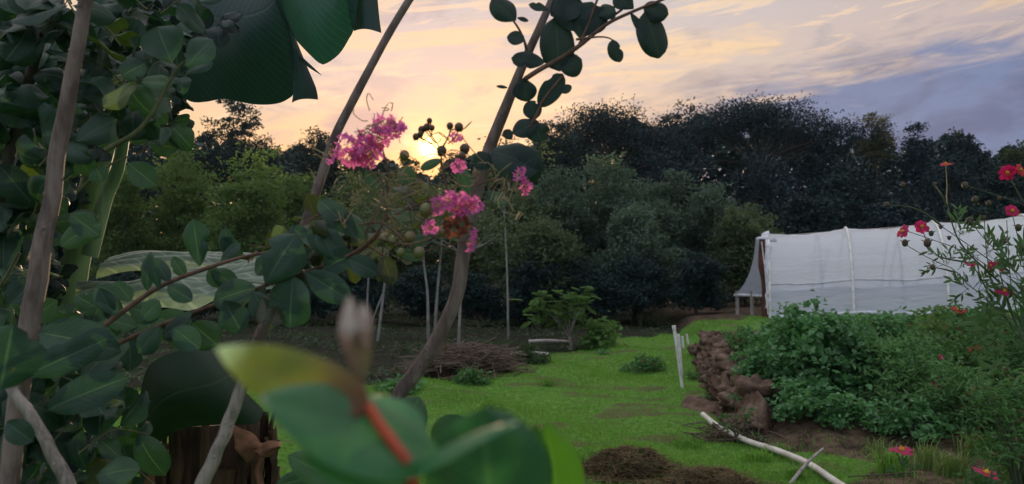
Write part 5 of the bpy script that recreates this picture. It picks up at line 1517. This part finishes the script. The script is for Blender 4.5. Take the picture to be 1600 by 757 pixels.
red_plant('tall_red_plant', 'tall wiry plant with open red blooms leaning over the white film, nearest one', 1690, D0,
  [[(1411, 290), (1440, 330), (1480, 360), (1540, 402), (1575, 432), (1612, 470), (1660, 560)],
   [(1416, 361), (1460, 376), (1510, 395), (1555, 425), (1600, 480), (1655, 570)],
   [(1414, 382), (1455, 406), (1490, 421), (1512, 445), (1545, 470), (1590, 520), (1650, 600)],
   [(1457, 418), (1475, 421), (1492, 426)], [(1478, 258), (1480, 290), (1481, 322), (1502, 382), (1560, 440)],
   [(1461, 290), (1472, 306), (1481, 325)], [(1386, 320), (1425, 325), (1455, 340), (1470, 352)],
   [(1440, 357), (1452, 385), (1470, 402), (1510, 410)], [(1515, 345), (1530, 365), (1565, 400), (1600, 440), (1660, 520)],
   [(1538, 340), (1540, 380), (1545, 420), (1560, 470), (1590, 530), (1640, 600)], [(1566, 378), (1562, 420), (1575, 470), (1610, 560)],
   [(1573, 345), (1576, 400), (1580, 450), (1600, 520), (1650, 610)], [(1520, 415), (1535, 440), (1550, 470)],
   [(1508, 290), (1540, 300), (1575, 312), (1620, 330), (1690, 420)], [(1575, 272), (1590, 300), (1620, 350), (1680, 450)],
   [(1581, 332), (1590, 370), (1610, 420), (1660, 500)], [(1569, 457), (1580, 490), (1600, 530)], [(1497, 487), (1520, 520), (1560, 560), (1640, 620)]],
  [(1440, 355, 16, (0, -1, .4), 'red_petal'), (1411, 362, 15, (-.9, -.3, .5), 'red_petal'), (1478, 257, 12, (-.2, -.4, 1), 'orange_petal'), (1574, 270, 17, (-.3, -1, -.2), 'red_petal'),
   (1594, 266, 14, (.5, -1, .3), 'orange_petal'), (1581, 330, 15, (0, -1, .5), 'red_petal'), (1519, 413, 14, (-.1, -.25, 1), 'red_petal'), (1562, 417, 13, (.4, -.8, .6), 'orange_petal'), (1549, 415, 9, (-.9, -.4, .3), 'red_petal'),
   (1569, 456, 17, (0, -.5, 1), 'red_petal'), (1498, 485, 17, (.1, -.35, 1), 'orange_petal')],
  [(1411, 289, 3.5), (1386, 320, 4), (1455, 365, 4), (1470, 355, 3), (1449, 380, 6), (1515, 346, 6), (1538, 340, 3), (1566, 378, 5), (1591, 356, 5), (1596, 388, 5), (1457, 418, 4), (1461, 288, 3), (1508, 290, 5), (1524, 312, 5), (1414, 380, 5), (1483, 372, 3), (1545, 318, 4), (1562, 310, 3)],
  [(1490, 362, 60, 34), (1500, 372, 20, 28), (1540, 395, 70, 36), (1540, 400, 20, 40), (1530, 400, 200, 30), (1475, 410, 170, 30), (1480, 414, 60, 24), (1500, 420, 30, 32), (1520, 450, 100, 34), (1525, 455, 30, 36), (1515, 452, 190, 36), (1570, 420, 60, 36), (1580, 430, 20, 32), (1590, 440, 100, 40), (1575, 480, 70, 40), (1560, 480, 160, 36), (1600, 420, 80, 40), (1595, 480, 40, 40), (1590, 500, 170, 44), (1570, 500, 110, 40), (1600, 520, 120, 50), (1580, 540, 60, 50), (1550, 520, 140, 40), (1590, 560, 150, 50)])
red_plant('red_zinnia', 'single flat magenta-red bloom with yellow top seen side-on over the bare soil', 1410, 5.2, [[(1410, 706), (1411, 740)]], [(1409, 704, 24, (.02, -.12, 1), 'red_petal')], [], [(1411, 735, 70, 26), (1411, 745, 110, 26)], .003)
red_plant('red_zinnia', 'tilted magenta-red bloom with yellow top at the bottom right corner', 1545, 4.6, [[(1542, 741), (1544, 770)]], [(1541, 740, 26, (.25, -.2, 1), 'red_petal')], [], [(1545, 765, 60, 26)], .003)
red_plant('small_red_plant', 'small red bloom between the narrow-leaved plant and the brown-leaved plant', 1466, 7.6, [[(1463, 608), (1466, 640)]], [(1463, 606, 10, (0, -1, .5), 'red_petal')], [], [(1466, 625, 80, 20)], .004)
red_plant('small_red_plant', 'three tiny red blooms above the brown-leaved plant', 1530, 8.1, [[(1528, 547), (1530, 600)], [(1518, 549), (1528, 590)], [(1470, 560), (1520, 620)]], [(1528, 546, 9, (0, -1, .5), 'orange_petal'), (1516, 547, 6, (0, -1, .5), 'orange_petal'), (1471, 559, 6, (0, -1, .5), 'red_petal')], [], [], .004)

# ------------------------------------------------------------------ evening air
hz = MB()
x0, x1, y0, y1, z0, z1 = -320., 320., -80., 330., -1.2, 26.
hz.add([(x0, y0, z0), (x1, y0, z0), (x1, y1, z0), (x0, y1, z0), (x0, y0, z1), (x1, y0, z1), (x1, y1, z1), (x0, y1, z1)],
       [(0, 3, 2, 1), (4, 5, 6, 7), (0, 1, 5, 4), (1, 2, 6, 5), (2, 3, 7, 6), (3, 0, 4, 7)])
hm = bpy.data.materials.new('haze'); hm.use_nodes = True
t = NT(hm.node_tree)
for nd in list(t.n): t.n.remove(nd)
o_ = t.node('ShaderNodeOutputMaterial'); v_ = t.node('ShaderNodeVolumePrincipled')
v_.inputs['Color'].default_value = (.62, .82, 1.0, 1); v_.inputs['Density'].default_value = 0.00018; v_.inputs['Anisotropy'].default_value = .35
t.put(o_.inputs['Volume'], v_.outputs[0])
ho = hz.build('haze', hm, None, False)
tag(ho, 'thin evening haze in the air between the trees', 'haze', None, 'stuff')
